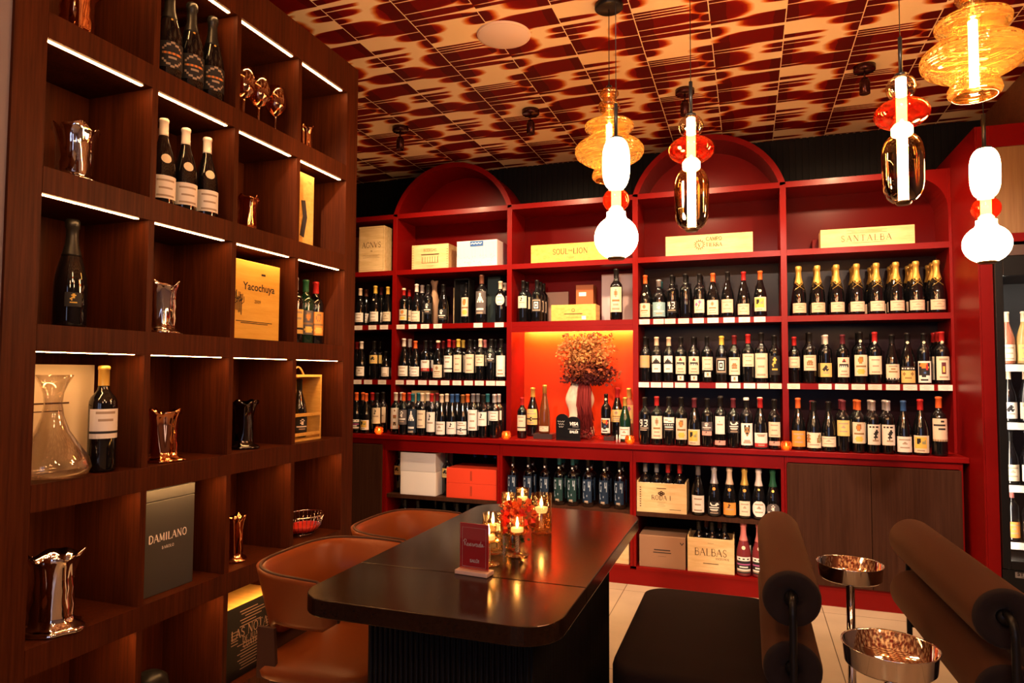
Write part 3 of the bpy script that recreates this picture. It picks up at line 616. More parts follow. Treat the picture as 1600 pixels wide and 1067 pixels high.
def label_mesh(shape, sc, z0, z1, col, pat, half=1.05, rnd=False):
    k = ('l', shape, sc, z0, z1, col, pat, half, rnd)
    if k not in CACHE:
        rows = PAT[pat]; nw, nh = 14, len(rows); mats = [labm(col)]; idx = {'.': 0}; mb = MB(); vs = []; fs = []; mi = []
        for j in range(nh+1):
            z = z1+(z0-z1)*j/nh
            for i in range(nw+1):
                a = -PI/2-half+2*half*i/nw
                if rnd:    # round or arched label
                    q = 1-abs(2*j/nh-1)**2.2; a = -PI/2+(a+PI/2)*max(.35, math.sqrt(q) if q > 0 else .0)
                r = (rad_at(PROF[shape]['prof'], z)+.0007)*sc
                vs.append((r*math.cos(a), r*math.sin(a), z*sc))
        for j in range(nh):
            row = rows[j].ljust(14, '.')
            for i in range(nw):
                ch = row[i]
                if ch not in idx: idx[ch] = len(mats); mats.append(inkm(ch))
                o_ = j*(nw+1)+i; fs.append((o_, o_+nw+1, o_+nw+2, o_+1)); mi.append(idx[ch])
        mb.v = vs; mb.f = [list(f) for f in fs]; mb.mi = mi; mb.sm = [True]*len(fs)
        CACHE[k] = mb.mesh('label', mats)
    return CACHE[k]
def neck_x_mesh(sc):
    k = ('x', sc)
    if k not in CACHE:
        mb = MB(); pr = PROF['chp']['prof']
        for sgn in (1, -1):
            pts = []
            for i in range(11):
                t = i/10; a = -PI/2+sgn*(t-.5)*1.7; z = .158+.040*(1-2*abs(t-.5))**1 if False else .160+.045*t
                r = (rad_at(pr, z)+.0012)*sc; pts.append((r*math.cos(a), r*math.sin(a), z*sc))
            mb.tube(pts, .0011*sc, 5)
        mb.lathe([(.0001,-.0005),(.010,-.0005),(.010,.0012),(.0001,.0014)], 14)
        # turn the seal to face the front of the neck
        n = len(mb.v)-14*4
        r = (rad_at(pr, .200)+.001)
        for i in range(n, len(mb.v)):
            x, y, z = mb.v[i]; mb.v[i] = (x*sc, -(r+z)*sc, (.200+y)*sc)
        CACHE[k] = mb.mesh('neck_strap', capm('gold'))
    return CACHE[k]
def disc_label(shape, sc, zc, r_, col):
    k = ('d', shape, sc, zc, r_, col)
    if k not in CACHE:
        mb = MB(); rr = (rad_at(PROF[shape]['prof'], zc)+.0012)
        vs = []; n = 14
        for i in range(n):
            a = 2*PI*i/n; x = r_*math.cos(a); z = zc+r_*math.sin(a); ri = rad_at(PROF[shape]['prof'], z)+.0012
            vs.append((x*sc, -math.sqrt(max(ri*ri-x*x, 1e-6))*sc, z*sc))
        for f in (.66, .33, .001):
            for i in range(n):
                a = 2*PI*i/n; x = r_*f*math.cos(a); z = zc+r_*f*math.sin(a); ri = rad_at(PROF[shape]['prof'], z)+.0012
                vs.append((x*sc, -math.sqrt(max(ri*ri-x*x, 1e-6))*sc, z*sc))
        mb.add(vs, [(q*n+i, q*n+(i+1) % n, (q+1)*n+(i+1) % n, (q+1)*n+i) for q in range(3) for i in range(n)], 0, True); CACHE[k] = mb.mesh('neck_medallion', labm(col) if col in LABC else capm(col))
    return CACHE[k]
LZ = {'bdx': (.070, .160), 'bgy': (.028, .100), 'chp': (.030, .092), 'hock': (.03, .09), 'squat': (.030,.115), 'g4': (.03, .178)}
def bottle(x, y, z, shape, cap, lab=None, pat='plain', lz=None, sc=1., rz=0, text='', group=None, glass=None, top=None, neck=None, strap=False, half=1.05, rnd=False, extra=None, name='wine_bottle', cat='wine bottle', lbl2=None):
    sc = round(sc, 3)
    o = link(name, body_mesh(shape, sc, glass or M_GLASSB), None, (float(x), float(y), float(z)+.0006), rz)
    tag(o, text, cat, group)
    if cap: link('capsule', cap_mesh(shape, sc, cap, top), o)
    if lab:
        z0, z1 = lz or LZ[shape]
        link('label', label_mesh(shape, sc, z0, z1, lab, pat, half, rnd), o)
    if lbl2: # second label: (z0,z1,col,pat,half)
        link('lower_label', label_mesh(shape, sc, *lbl2), o)
    if neck: link('neck_medallion', disc_label(shape, sc, neck[0], neck[1], neck[2]), o)
    if strap: link('neck_strap', neck_x_mesh(sc), o)
    return o
def relax(xs, rs, lo, hi, gap=.0012):
    """keep neighbours clear of one another and of the side walls"""
    xs = list(xs); n = len(xs)
    for _ in range(400):
        for i in range(n-1):
            d = rs[i]+rs[i+1]+gap-(xs[i+1]-xs[i])
            if d > 0: xs[i] -= d/2; xs[i+1] += d/2
        if xs[0]-rs[0]-gap < lo: xs[0] = lo+rs[0]+gap
        if xs[-1]+rs[-1]+gap > hi: xs[-1] = hi-rs[-1]-gap
    return xs
ORD = ['first', 'second', 'third', 'fourth', 'fifth', 'sixth', 'seventh', 'eighth', 'ninth', 'tenth', 'eleventh', 'twelfth', 'thirteenth']
BN = ['far left bay', 'left arched bay', 'middle bay', 'right arched bay', 'far right bay']
RN = {2: 'upper bottle shelf', 3: 'lower bottle shelf', 9: 'counter'}
LDESC = {'plain': '', 'crest': 'crest', 'low': 'motif', 'band': 'black-lined', 'redband': 'red-banded', 'hill': 'black hill', 'stamp': 'stamp', 'flower': 'flower', 'frame': 'framed', 'window': 'brown emblem',
 'figure': 'dark figure', 'bird': 'bird', 'art': 'sunset picture', 'faces': 'two-figure', 'square': 'dark square', 'sun': 'picture', 'shield': 'shield', 'bear': 'bear face', 'bands': 'striped', 'gold': 'gilt', 'wtext': 'white script',
 'n93': '93', 'n43': '43', 'cross': 'two-tone', 'antler': 'antler', 'script': 'ink mark', 'ring': 'ringed', 'three': 'three-seal', 'strip': 'black-footed', 'topbar': 'black-topped', 'elena': 'lettered', 'medal': 'medal', 'pinkfoot':''}
def row(b, r, items, py, yf=None):
    """front bottles left to right; each may have others standing straight behind it"""
    z = ZCT if r == 9 else ZS[r]; y = (4.325 if r == 9 else 4.532) if yf is None else yf
    grp = 'wine bottles on the %s of the %s' % (RN[r], BN[b])
    rs = [PROF[it[1]]['r']*(dict(it[5]) if len(it) > 5 else {}).get('sc', 1)*1.012 for it in items]
    xs = relax([P(it[0], py, y=y)[0] for it in items], rs, BAY[b][0], BAY[b][1])
    for i, it in enumerate(items):
        px, shape, cap, lab, pat = it[:5]; kw = dict(it[5]) if len(it) > 5 else {}
        nb = kw.pop('back', 0); bc = kw.pop('bcap', cap); dy = kw.pop('dy', 0)
        x = xs[i]
        d = LDESC.get(pat, '')
        txt = kw.pop('text', None)
        if lab: t = '%s-capped bottle, %s %slabel, %s from left, %s, %s' % (cap, lab, d+' ' if d else '', ORD[i], RN[r], BN[b])
        else: t = '%s-capped bottle without label, %s from left, %s, %s' % (cap, ORD[i], RN[r], BN[b])
        if txt: t = txt
        sc = kw.pop('sc', 1)
        bottle(x, y+dy, z, shape, cap, lab, pat, text=t, group=grp, rz=random.uniform(-.12, .12) - x*.06, sc=sc*random.uniform(.985, 1.01), **kw)
        for k in range(nb):
            w = '' if nb == 1 else ('nearest ' if k == 0 else ('last ' if k == nb-1 else 'middle '))
            bottle(x, y+dy+(.081 if nb > 1 else .087)*(k+1)*max(sc, 1), z, shape, bc, lab, pat, sc=sc, text='%s%s-capped bottle hidden behind the %s in front row, %s, %s' % (w, bc, ORD[i], RN[r], BN[b]),
                   group=grp, rz=random.uniform(-.3, .3), lz=kw.get('lz'), strap=kw.get('strap', False))
# --- far left bay
row(0, 2, [(563,'bgy','cream','white','plain',{'back':1,'bcap':'brown'}),(586.5,'bgy','yellow','white','plain',{'back':1,'bcap':'maroon','sc':1.04,'neck':(.19,.008,'cream')}),(606,'bgy','yellow','cream','low',{'back':0})], 465)
row(0, 3, [(548,'bgy','red','cream','plain',{'back':1}),(564.6,'bgy','white','white','low',{}),(584.5,'bdx','black','yellow','figure',{'lz':(.125,.190),'back':1}),(603,'squat','black','white','wtext',{'sc':.82,'back':1})], 565)
row(0, 9, [(556.5,'bdx','black','tan','plain',{'neck':(.268,.006,'cream')}),(568,'bgy','orange','black','bands',{'back':1}),(585,'bgy','orange','white','sun',{'back':1,'bcap':'red'}),(601.5,'bdx','black','cream','script',{'dy':.022,'lz':(.075,.19),'back':1})], 655)
# --- left arched bay
row(1, 2, [(631,'bdx','red','cream','shield',{'top':'cream','back':1,'lz':(.035,.125),'sc':.93}),(651,'bgy','white','cream','plain',{'back':1,'sc':1.05,'lz':(.02,.095)}),(669,'bdx','black','black','medal',{'lz':(.075,.16)}),
     (692.5,'bgy','black','black','medal',{'lz':(.03,.11)}),
     (752.5,'bdx','brown','grey','antler',{'sc':1.19,'lz':(.055,.195),'text':'large dark magnum with olive-grey figure label before a dark case, upper bottle shelf'}),
     (782,'bdx','cream','white','plain',{'rnd':True,'lz':(.125,.20),'back':1})], 465)
x = P(727, 465, y=4.58)[0]
bottle(x, 4.60, ZS[2]+.012, 'bdx', 'black', 'cream', 'shield', lz=(.045,.185), text='bottle with gold-splashed cream label standing in an open black gift box', sc=1.)
row(1, 3, [(631,'bgy','white','white','plain',{'back':1,'sc':1.06}),(649,'bgy','orange','white','plain',{}),(665,'bdx','black','white','redband',{'back':1,'lz':(.06,.15)}),(684.5,'bgy','dark red','cream','crest',{'top':'cream','back':1,'lz':(.02,.115)}),
     (701.5,'bdx','red','white','band',{'back':1,'lz':(.06,.18)}),(716,'bdx','yellow','cream','plain',{'back':1,'lz':(.06,.185),'half':.9}),(734.5,'bdx','black','cream','plain',{'back':1,'lz':(.055,.19)}),(750.5,'bdx','cream','cream','low',{'lz':(.105,.185),'back':1,'bcap':'pink'}),
     (767.5,'bdx','black','black','medal',{'back':1,'lz':(.13,.2)}),(783,'bdx','black','white','wtext',{'back':0,'lz':(.03,.18)})], 565)
row(1, 9, [(626,'bdx','white','white','three',{'back':1,'dy':.022,'lz':(.04,.19)}),(641,'bdx','orange','grey','medal',{'back':1,'bcap':'red','lz':(.075,.18)}),(655.5,'bdx','teal','navy','antler',{'back':1,'lz':(.02,.19)}),(670.5,'bdx','cream','cream','plain',{'back':1,'lz':(.055,.18)}),
     (685.3,'bdx','red','white','script',{'back':1,'bcap':'dark red','lz':(.03,.17)}),(699.5,'bgy','cream','white','low',{'back':1,'lz':(.015,.105)}),(715,'bgy','blue','white','script',{'back':1,'lz':(.02,.105)}),(731,'bgy','bronze','white','ring',{'back':1,'bcap':'orange','lz':(.02,.11)}),
     (746.5,'bdx','grey','white','plain',{'back':1,'lz':(.05,.19)}),(762.5,'bdx','black','white','script',{'back':1,'bcap':'teal','lz':(.085,.18)}),(777,'bdx','silver','white','plain',{'back':1,'dy':.022,'lz':(.12,.185)})], 655)
# --- middle bay (on the shelf over the lit niche)
row(2, 2, [(817.5,'bdx','black','cream','script',{'lz':(.10,.185),'back':1}),(839,'bdx','black','black','frame',{'lz':(.07,.165),'back':2,'sc':.98}),
     (963,'bdx','black','cream','crest',{'sc':1.17,'lz':(.045,.19),'text':'extra large bottle with cream label at the right end above the niche'})], 465)
# --- right arched bay
row(3, 2, [(1008,'bgy','orange','cream','crest',{'back':1,'bcap':'black','neck':(.165,.009,'cream'),'lz':(.015,.105)}),(1029.5,'squat','silver','pale blue','medal',{'back':1,'bcap':'teal','lz':(.015,.11),'half':1.2}),(1050,'bdx','black','black','n43',{'back':1,'sc':.98,'lz':(.04,.12)}),
     (1071,'bdx','black',None,'plain',{'back':1}),(1093,'bdx','black','cream','flower',{'back':2,'lz':(.035,.125),'sc':.98}),(1114,'bgy','orange','cream','crest',{'back':1,'bcap':'red','lz':(.02,.115)}),
     (1137,'bgy','black','peach','low',{'back':1,'lz':(.03,.115)}),(1162,'bgy','red','peach','low',{'lz':(.015,.085)}),(1188,'bgy','orange','cream','sun',{'neck':(.165,.009,'cream'),'lz':(.035,.125)})], 465)
SQ = (.012, .044, 'white', 'square', .55)
row(3, 3, [(1008,'bdx','black','tan','plain',{'back':1,'lz':(.095,.175)}),(1026,'bdx','cream','white','hill',{'lz':(.065,.175),'half':.85}),(1045,'bdx','cream','white','hill',{'lz':(.065,.175),'half':.85}),(1064,'bdx','black','cream','stamp',{'lz':(.055,.17),'lbl2':SQ}),(1084,'bdx','black','cream','stamp',{'lz':(.055,.17),'lbl2':SQ,'back':1}),
     (1105,'bdx','black','cream','plain',{'lz':(.08,.165),'lbl2':(.035,.068,'white','square',.55)}),(1127.5,'bdx','yellow','black','frame',{'back':1,'lz':(.055,.165)}),(1147.5,'bdx','dark red','cream','window',{'back':1,'lz':(.05,.16),'lbl2':(.008,.042,'white','square',.55)}),
     (1169,'bdx','red','cream','plain',{'back':1,'lz':(.10,.178),'sc':1.04}),(1190,'bdx','black','cream','plain',{'lz':(.03,.175),'sc':1.06,'half':1.2}),(1210,'bdx','black','black','gold',{'lz':(.05,.17)})], 565)
row(3, 9, [(1008,'bdx','black','black','n93',{'back':0,'lz':(.09,.165)}),(1026,'bdx','red','cream','crest',{'lz':(.04,.18)}),(1045,'bdx','black','white','cross',{'lz':(.09,.175)}),(1064.5,'bdx','black','cream','shield',{'lz':(.04,.17)}),(1085,'bgy','maroon','cream','sun',{'back':1,'bcap':'black','lz':(.01,.105)}),
     (1105,'bdx','black','grey','medal',{'lz':(.10,.155),'lbl2':(.072,.098,'pink','script',.9)}),(1125.5,'bdx','black','white','pinkfoot',{'back':1,'lz':(.08,.185),'half':.8,'rnd':False,'lbl2':(.015,.042,'pink','script',.95),'sc':1.03}),(1146.5,'bdx','maroon','black','wtext',{'lz':(.09,.165)}),
     (1165.5,'bdx','black','white','bear',{'top':'white','lz':(.02,.15)}),(1188,'bgy','red','white','redband',{'back':1,'bcap':'white','lz':(.005,.095),'sc':1.03}),(1210,'bdx','black','cream','plain',{'lz':(.075,.165),'lbl2':(.025,.050,'pink','script',.95)})], 655)
# --- far right bay
for i, px in enumerate([1248.7, 1277.5, 1307, 1339, 1370, 1401, 1431.5, 1463.6]):
    x = P(px, 460, y=4.532)[0]; n = [1, 1, 1, 2, 2, 2, 2, 3][i]
    for k in range(n+1):
        t = 'gold-necked champagne bottle, %s from left in front row of the far right bay' % ORD[i] if k == 0 else 'gold-necked champagne bottle in row %s behind the %s of far right bay' % (['two', 'three', 'four'][k-1], ORD[i])
        bottle(x+random.uniform(-.003, .003), 4.532+.092*k if k < 3 else 4.532+.26, ZS[2], 'chp', 'gold', 'pink' if False else 'peach', 'low', lz=(.018,.078), strap=True, half=1.1, text=t, neck=(.212,.011,'orange') if i > 2 else (.212,.011,'gold'),
               group='gold-necked champagne bottles in the far right bay', name='champagne_bottle', cat='champagne bottle', rz=random.uniform(-.1,.1)+.05) if not (k == 3) else None
row(4, 3, [(1238.8,'bdx','red','cream','plain',{'lz':(.10,.17),'sc':.97}),(1265.5,'bdx','black','cream','window',{'back':1,'sc':1.06,'lz':(.075,.165),'half':1.1}),(1290.4,'bdx','white','yellow','figure',{'back':1,'lz':(.04,.125),'neck':(.245,.007,'cream')}),(1317,'bdx','maroon','cream','stamp',{'lz':(.04,.16)}),
     (1344.8,'bdx','black','cream','shield',{'back':1,'lz':(.045,.165),'sc':1.05,'neck':(.245,.008,'cream')}),(1367,'bdx','red','cream','plain',{'back':1,'bcap':'black','lz':(.055,.16),'sc':1.03,'neck':(.24,.008,'cream')}),(1394,'bgy','black','cream','strip',{'lz':(.02,.118)}),
     (1418.4,'bgy','black','yellow','topbar',{'lz':(.008,.102),'sc':1.03,'neck':(.24,.008,'cream')}),(1444,'bdx','black','white','art',{'lz':(.01,.135),'sc':1.02,'neck':(.245,.008,'cream')}),(1473,'bdx','red','cream','square',{'back':2,'sc':1.04,'lz':(.025,.158),'neck':(.24,.008,'cream')})], 565)
row(4, 9, [(1240.5,'bgy','orange','orange','low',{'dy':.034,'lz':(.02,.11),'sc':1.04}),(1263.6,'bgy','black','cream','faces',{'back':1,'bcap':'maroon','lz':(.02,.11),'half':1.25,'sc':.98}),(1288,'bgy','black','cream','low',{'lz':(.03,.09),'half':1.25,'sc':.98}),(1313.6,'bdx','maroon','yellow','low',{'back':1,'lz':(.095,.185)}),
     (1341.6,'bdx','orange','cream','shield',{'back':1,'lz':(.055,.175)}),(1363.5,'bdx','silver','white','bird',{'back':1,'lz':(.05,.165)}),(1387.4,'bdx','silver','white','bird',{'back':1,'lz':(.05,.165)}),(1412.3,'bgy','blue','white','low',{'lz':(.015,.10),'sc':1.02}),
     (1437,'bgy','red','cream','sun',{'lz':(.015,.105),'sc':1.04}),(1467,'bdx','orange','peach','elena',{'lz':(.075,.19),'sc':1.08})], 655)
# --- paper wrapped bottle
mb = MB().lathe([(.030,0),(.038,.01),(.039,.12),(.036,.18),(.026,.22),(.018,.26),(.019,.30),(.030,.335)], 18, wob=lambda a, j: (1+.09*math.sin(5*a+j*1.3), .008*math.sin(3*a+j) if j > 5 else 0))
o = obj('wrapped_bottle', mb, mat('kraft_tissue', (.42,.25,.15), .8), loc=(P(679, 465, y=4.62)[0], 4.62, ZS[2]+.0006))
tag(o, 'bottle wrapped in pale brown paper with a twisted top, upper bottle shelf', 'wrapped bottle')

# ------------------------------------------------------------------ boxes
def carton(name, label, cat, x0, x1, y0, y1, z0, z1, m, rz=0, art=None, group=None, ink=None, lid=None, bevel=.0015):
    """closed box standing on z0; art(mb, T) prints on its front; lid: height of a lid seam"""
    cx_, cy_ = (x0+x1)/2, (y0+y1)/2; hx, hy, h = (x1-x0)/2, (y1-y0)/2, z1-z0
    t = thing(name, label, cat, (cx_, cy_, z0+.0008), rz, group)
    body = MB()
    if lid:
        obj('box_base', MB().box(-hx, hx, -hy, hy, 0, lid-.001), m, t, bevel=bevel); obj('lid', MB().box(-hx, hx, -hy, hy, lid+.001, h), m, t, bevel=bevel)
    else: obj('box_body', MB().box(-hx, hx, -hy, hy, 0, h), m, t, bevel=bevel)
    if art:
        mb = MB(); art(mb, lambda a, b: (a, -hy-.0012, b), hx, h)
        obj('printing', mb, ink or M_INK, t, fix=False)
    return t
def crate(name, label, x0, x1, y0, y1, z0, z1, m, rz=0, art=None):
    """open topped wooden crate of boards"""
    cx_, cy_ = (x0+x1)/2, (y0+y1)/2; hx, hy, h = (x1-x0)/2, (y1-y0)/2, z1-z0; w = .009
    t = thing(name, label, 'wooden crate', (cx_, cy_, z0+.0008), rz)
    obj('front_board', MB().box(-hx, hx, -hy, -hy+w, 0, h), m, t, bevel=.001); obj('back_board', MB().box(-hx, hx, hy-w, hy, 0, h), m, t, bevel=.001)
    for s in (-1, 1): obj('end_board', MB().box(s*hx-(w if s > 0 else 0), s*hx+(w if s < 0 else 0), -hy+w+.0003, hy-w-.0003, 0, h+.012), m, t, bevel=.001)
    obj('bottom_board', MB().box(-hx+w, hx-w, -hy+w, hy-w, .0, .008), m, t)
    if art:
        mb = MB(); art(mb, lambda a, b: (a, -hy-.0012, b), hx, h); obj('printing', mb, M_INK, t, fix=False)
    return t
def lines(mb, T, cx_, cz, w, n, gap=.006, th=.0012):
    for i in range(n):
        ww = w*(1-.25*(i % 2)); z = cz-i*gap
        vs = [T(cx_-ww/2, z), T(cx_+ww/2, z), T(cx_+ww/2, z+th), T(cx_-ww/2, z+th)]; mb.add(vs, [(0,1,2,3)])
def ring2d(mb, T, cx_, cz, r, w=.002, n=20, spikes=0):
    ribbon(mb, [(cx_+r*math.cos(2*PI*i/n), cz+r*math.sin(2*PI*i/n)) for i in range(n+1)], w, T)
    for i in range(spikes):
        a = 2*PI*i/spikes; ribbon(mb, [(cx_+r*1.1*math.cos(a), cz+r*1.1*math.sin(a)), (cx_+r*1.45*math.cos(a), cz+r*1.45*math.sin(a))], w*1.4, T)
def frame2d(mb, T, x0, x1, z0, z1, w=.0015): ribbon(mb, [(x0,z0),(x1,z0),(x1,z1),(x0,z1),(x0,z0)], w, T)
off = lambda T, dx, dz: (lambda a, b: T(a+dx, b+dz))
ZT = ZS[1]
def a_agnus(mb, T, hx, h):
    serif_text(mb, 'AGNVS', .042, off(T, 0, h*.53), .05, .8); font_text(mb, 'de', .018, off(T, 0, h*.44)); lines(mb, T, 0, h*.36, hx*1.3, 3, .009); frame2d(mb, T, -hx*.93, hx*.93, h*.04, h*.96, .0016)
carton('wooden_wine_box', 'tall pale wooden box lettered AGNVS in the far left bay', 'wooden box', -2.853, -2.628, 4.50, 4.62, ZT, ZT+.355, M_PINE, art=a_agnus)
carton('wooden_wine_box', 'reddish wooden box behind the AGNVS box in the far left bay', 'wooden box', -2.960, -2.875, 4.60, 4.76, ZT, ZT+.30, mat('reddish_wood', (.25,.07,.03), .5))
def a_house(mb, T, hx, h):
    serif_text(mb, 'BODEGAS', .02, off(T, 0, h*.72), .05, .9); frame2d(mb, T, -hx*.45, hx*.45, h*.25, h*.58, .003)
    for i in range(7): ribbon(mb, [(-hx*.4+i*hx*.135, h*.27), (-hx*.4+i*hx*.135, h*.5)], .004, T)
    ribbon(mb, [(-hx*.5, h*.6), (hx*.5, h*.6)], .006, T); lines(mb, T, 0, h*.14, hx*.4, 2, .01)
    for i in range(9):
        for s in (-1, 1): ribbon(mb, [(s*hx*.97, h*(.08+.1*i)), (s*hx*.90, h*(.08+.1*i))], .003, T)
carton('wooden_wine_box', 'wooden box printed with a country house, left of the white box under the left arch', 'wooden box', -2.395, -2.09, 4.51, 4.74, ZT, ZT+.185, M_PINE, art=a_house)
def a_vines(mb, T, hx, h):
    random.seed(3)
    for i in range(26): ribbon(mb, [(-hx+.006+i*hx*2/26, h*.3), (-hx+.006+i*hx*2/26, h*.93)], .0014, T)
    for i in range(70):
        a = random.uniform(-hx*.95, hx*.95); c = random.uniform(h*.05, h*.42); ribbon(mb, [(a, c), (a+random.uniform(-.01,.01), c+random.uniform(-.008,.012))], .002, T)
wb = carton('patterned_box', 'white box with grey twig pattern and blue badge under the left arch', 'box', -2.018, -1.70, 4.50, 4.74, ZT, ZT+.19, mat('white_lilac_card', (.78,.68,.70), .5), art=a_vines, ink=mat('grey_print', (.40,.33,.36), .6))
mb = MB().box(-.052, .050, -.1225, -.1203, .148, .186); bd = obj('blue_badge', mb, mat('blue_print', (.02,.10,.35), .5), wb)
mb = MB(); ribbon(mb, [(-.045+.012*i, .165+.008*(i % 2)) for i in range(8)], .007, lambda a, b: (a, -.1230, b)); obj('badge_mark', mb, M_WHITE, bd, fix=False)
def a_soul(mb, T, hx, h):
    serif_text(mb, 'SOUL', .038, off(T, -.075, h*.42), .05, .85); font_text(mb, 'THE', .018, off(T, -.004, h*.55)); serif_text(mb, 'LION', .038, off(T, .068, h*.42), .05, .85); lines(mb, T, 0, h*.25, .05, 2, .008); lines(mb, T, 0, h*.95, .04, 1)
carton('wooden_wine_box', 'long golden wooden box lettered SOUL LION behind the opal lamp', 'wooden box', -1.443, -.86, 4.50, 4.62, ZT, ZT+.128, M_PINEY, art=a_soul)
def a_campo(mb, T, hx, h):
    ring2d(mb, T, -.055, h*.5, .024, .003, 20, 14); serif_text(mb, 'V', .025, off(T, -.055, h*.38), bold=1.2)
    serif_text(mb, 'CAMPO', .024, off(T, .035, h*.68), .05, 1.1); serif_text(mb, 'TIERRA', .024, off(T, .035, h*.38), .05, 1.1); lines(mb, T, .035, h*.22, .08, 3, .007)
carton('wooden_wine_box', 'long pale wooden box with sun emblem under the right arch', 'wooden box', -.505, .040, 4.50, 4.63, ZT, ZT+.130, M_PINE, art=a_campo)
def a_santa(mb, T, hx, h):
    serif_text(mb, 'SANTALBA', .036, off(T, 0, h*.30), .28, .7); lines(mb, T, 0, h*.86, .22, 3, .008); lines(mb, T, 0, h*.2, .20, 1)
carton('wooden_wine_box', 'long wooden box lettered SANTALBA in the far right bay', 'wooden box', .435, .945, 4.51, 4.64, ZT, ZT+.115, M_PINE, rz=-.01, art=a_santa)
carton('wooden_wine_box', 'dark red box end hidden behind the left end of SANTALBA box', 'wooden box', .40, .50, 4.66, 4.77, ZT, ZT+.085, M_REDIN)
# behind the bottles under the left arch
Z2 = ZS[2]
carton('wooden_wine_box', 'narrow wooden box standing behind the dark bottles, left arched bay', 'wooden box', -2.115, -2.055, 4.66, 4.76, Z2, Z2+.285, M_PINE)
t = thing('gift_box', 'open black gift box holding one bottle in the left arched bay', 'gift box', (P(725.5, 465, y=4.60)[0], 4.60, Z2+.0008))
obj('back_board', MB().box(-.057, .057, .045, .052, 0, .335), M_BLACK, t); obj('bottom_board', MB().box(-.057, .057, -.05, .045, 0, .008), M_BLACK, t); obj('top_board', MB().box(-.057, .057, -.05, .045, .327, .335), M_BLACK, t)
for s in (-1, 1): obj('side_board', MB().box(s*.057-.003, s*.057+.003, -.05, .052, 0, .335), M_BLACK, t)
carton('gift_box', 'dark green gift box standing behind the magnum in the left arched bay', 'gift box', -1.835, -1.735, 4.66, 4.76, Z2, Z2+.355, mat('dark_green_card', (.03,.045,.045), .4))
carton('wooden_wine_box', 'low wooden box lying behind the counter bottles, left arched bay', 'wooden box', -2.42, -2.27, 4.58, 4.74, ZCT, ZCT+.31, M_PINE)
# middle bay
carton('card_sheet_box', 'speckled grey-brown box standing behind the bottles above the niche', 'box', -1.475, -1.235, 4.752, 4.776, Z2, Z2+.235, mat('speckled_card', (.30,.18,.14), .7))
tb = carton('wooden_tube_box', 'upright brown wooden box with a small white tag above the niche', 'wooden box', -1.150, -1.025, 4.64, 4.75, Z2, Z2+.265, mat('brown_box_wood', (.30,.09,.025), .5))
obj('white_tag', MB().box(-.04, .012, -.0570, -.0555, .185, .212), M_WHITE, tb)
def a_low(mb, T, hx, h): ring2d(mb, T, 0, h*.65, .010, .003); lines(mb, T, 0, h*.4, .13, 1, th=.005); lines(mb, T, .03, h*.2, .16, 1)
yb_ = carton('wooden_wine_box', 'short golden wooden box lying in front above the niche', 'wooden box', -1.292, -.975, 4.495, 4.63, Z2, Z2+.112, M_PINEY, art=a_low)
obj('white_tag', MB().box(.06, .09, -.0700, -.0680, .006, .032), M_WHITE, yb_)
carton('pale_carton', 'tall pale grey carton behind the extra large bottle above the niche', 'box', -.975, -.755, 4.69, 4.77, Z2, Z2+.34, mat('pale_carton_card', (.50,.40,.42), .6))
# ------------------------------------------------------------------ lit niche
nb = [(816,'bdx','red','cream','band',.93,4.42,ZCT,{'lz':(.055,.17)},'red-capped bottle with cream label at the front left of the niche'),
      (832.5,'bgy','gold','yellow','ring',1.16,4.60,ZCT,{'lz':(.07,.165)},'tall gold-capped bottle with yellow label behind, left in the niche'),
      (947,'bdx','black','white','art',.93,4.50,ZCT+.03,{'lz':(.02,.125),'neck':(.262,.009,'cream')},'small black bottle with sunset label right of the red tassel'),
      (964.6,'bgy','red','yellow','crest',1.18,4.60,ZCT,{'lz':(.10,.17)},'red-capped tall bottle with yellow label, right side of the niche'),
      (976.5,'bgy','gold','white','low',.98,4.44,ZCT,{'lz':(.02,.10),'glass':M_GLASSG},'green bottle with gold neck foil and white label, niche right front')]
for px, sh, cp, lb, pt, sc, y, z, kw, tx in nb:
    bottle(P(px, 640, y=y)[0], y, z, sh, cp, lb, pt, sc=sc, text=tx, group='bottles in the lit niche', **kw)
M_ORLIQ = mat('amber_liquid_glass', (.14,.035,.01), .06, spec=.7); M_PKLIQ = mat('pink_liquid_glass', (.38,.12,.07), .06, spec=.7)
bottle(P(851, 640, y=4.44)[0], 4.44, ZCT+.036, 'hock', 'gold', 'cream', 'low', sc=1.0, glass=M_ORLIQ, lz=(.015,.05), text='slim amber bottle with tall gold neck foil standing on the dark plinth', group='bottles in the lit niche')
bottle(P(983, 640, y=4.70)[0], 4.70, ZCT, 'bdx', 'gold', 'yellow', 'flower', sc=1.15, glass=M_PKLIQ, lz=(.09,.20), text='tall pink bottle with yellow label against the right side of niche', group='bottles in the lit niche')
M_MARB = mat('dark_marble', (.05,.03,.03), .2)
tag(obj('display_plinth', MB().box(P(834,670,y=4.40)[0], P(863,670,y=4.40)[0], 4.39, 4.52, ZCT+.0006, ZCT+.035), M_MARB, bevel=.001), 'low dark marble plinth under the slim amber bottle', 'plinth')
tag(obj('display_plinth', MB().box(P(943,670,y=4.44)[0], P(959,670,y=4.44)[0], 4.45, 4.55, ZCT+.0006, ZCT+.028), M_MARB, bevel=.001), 'low dark marble plinth under the small sunset-label bottle', 'plinth')
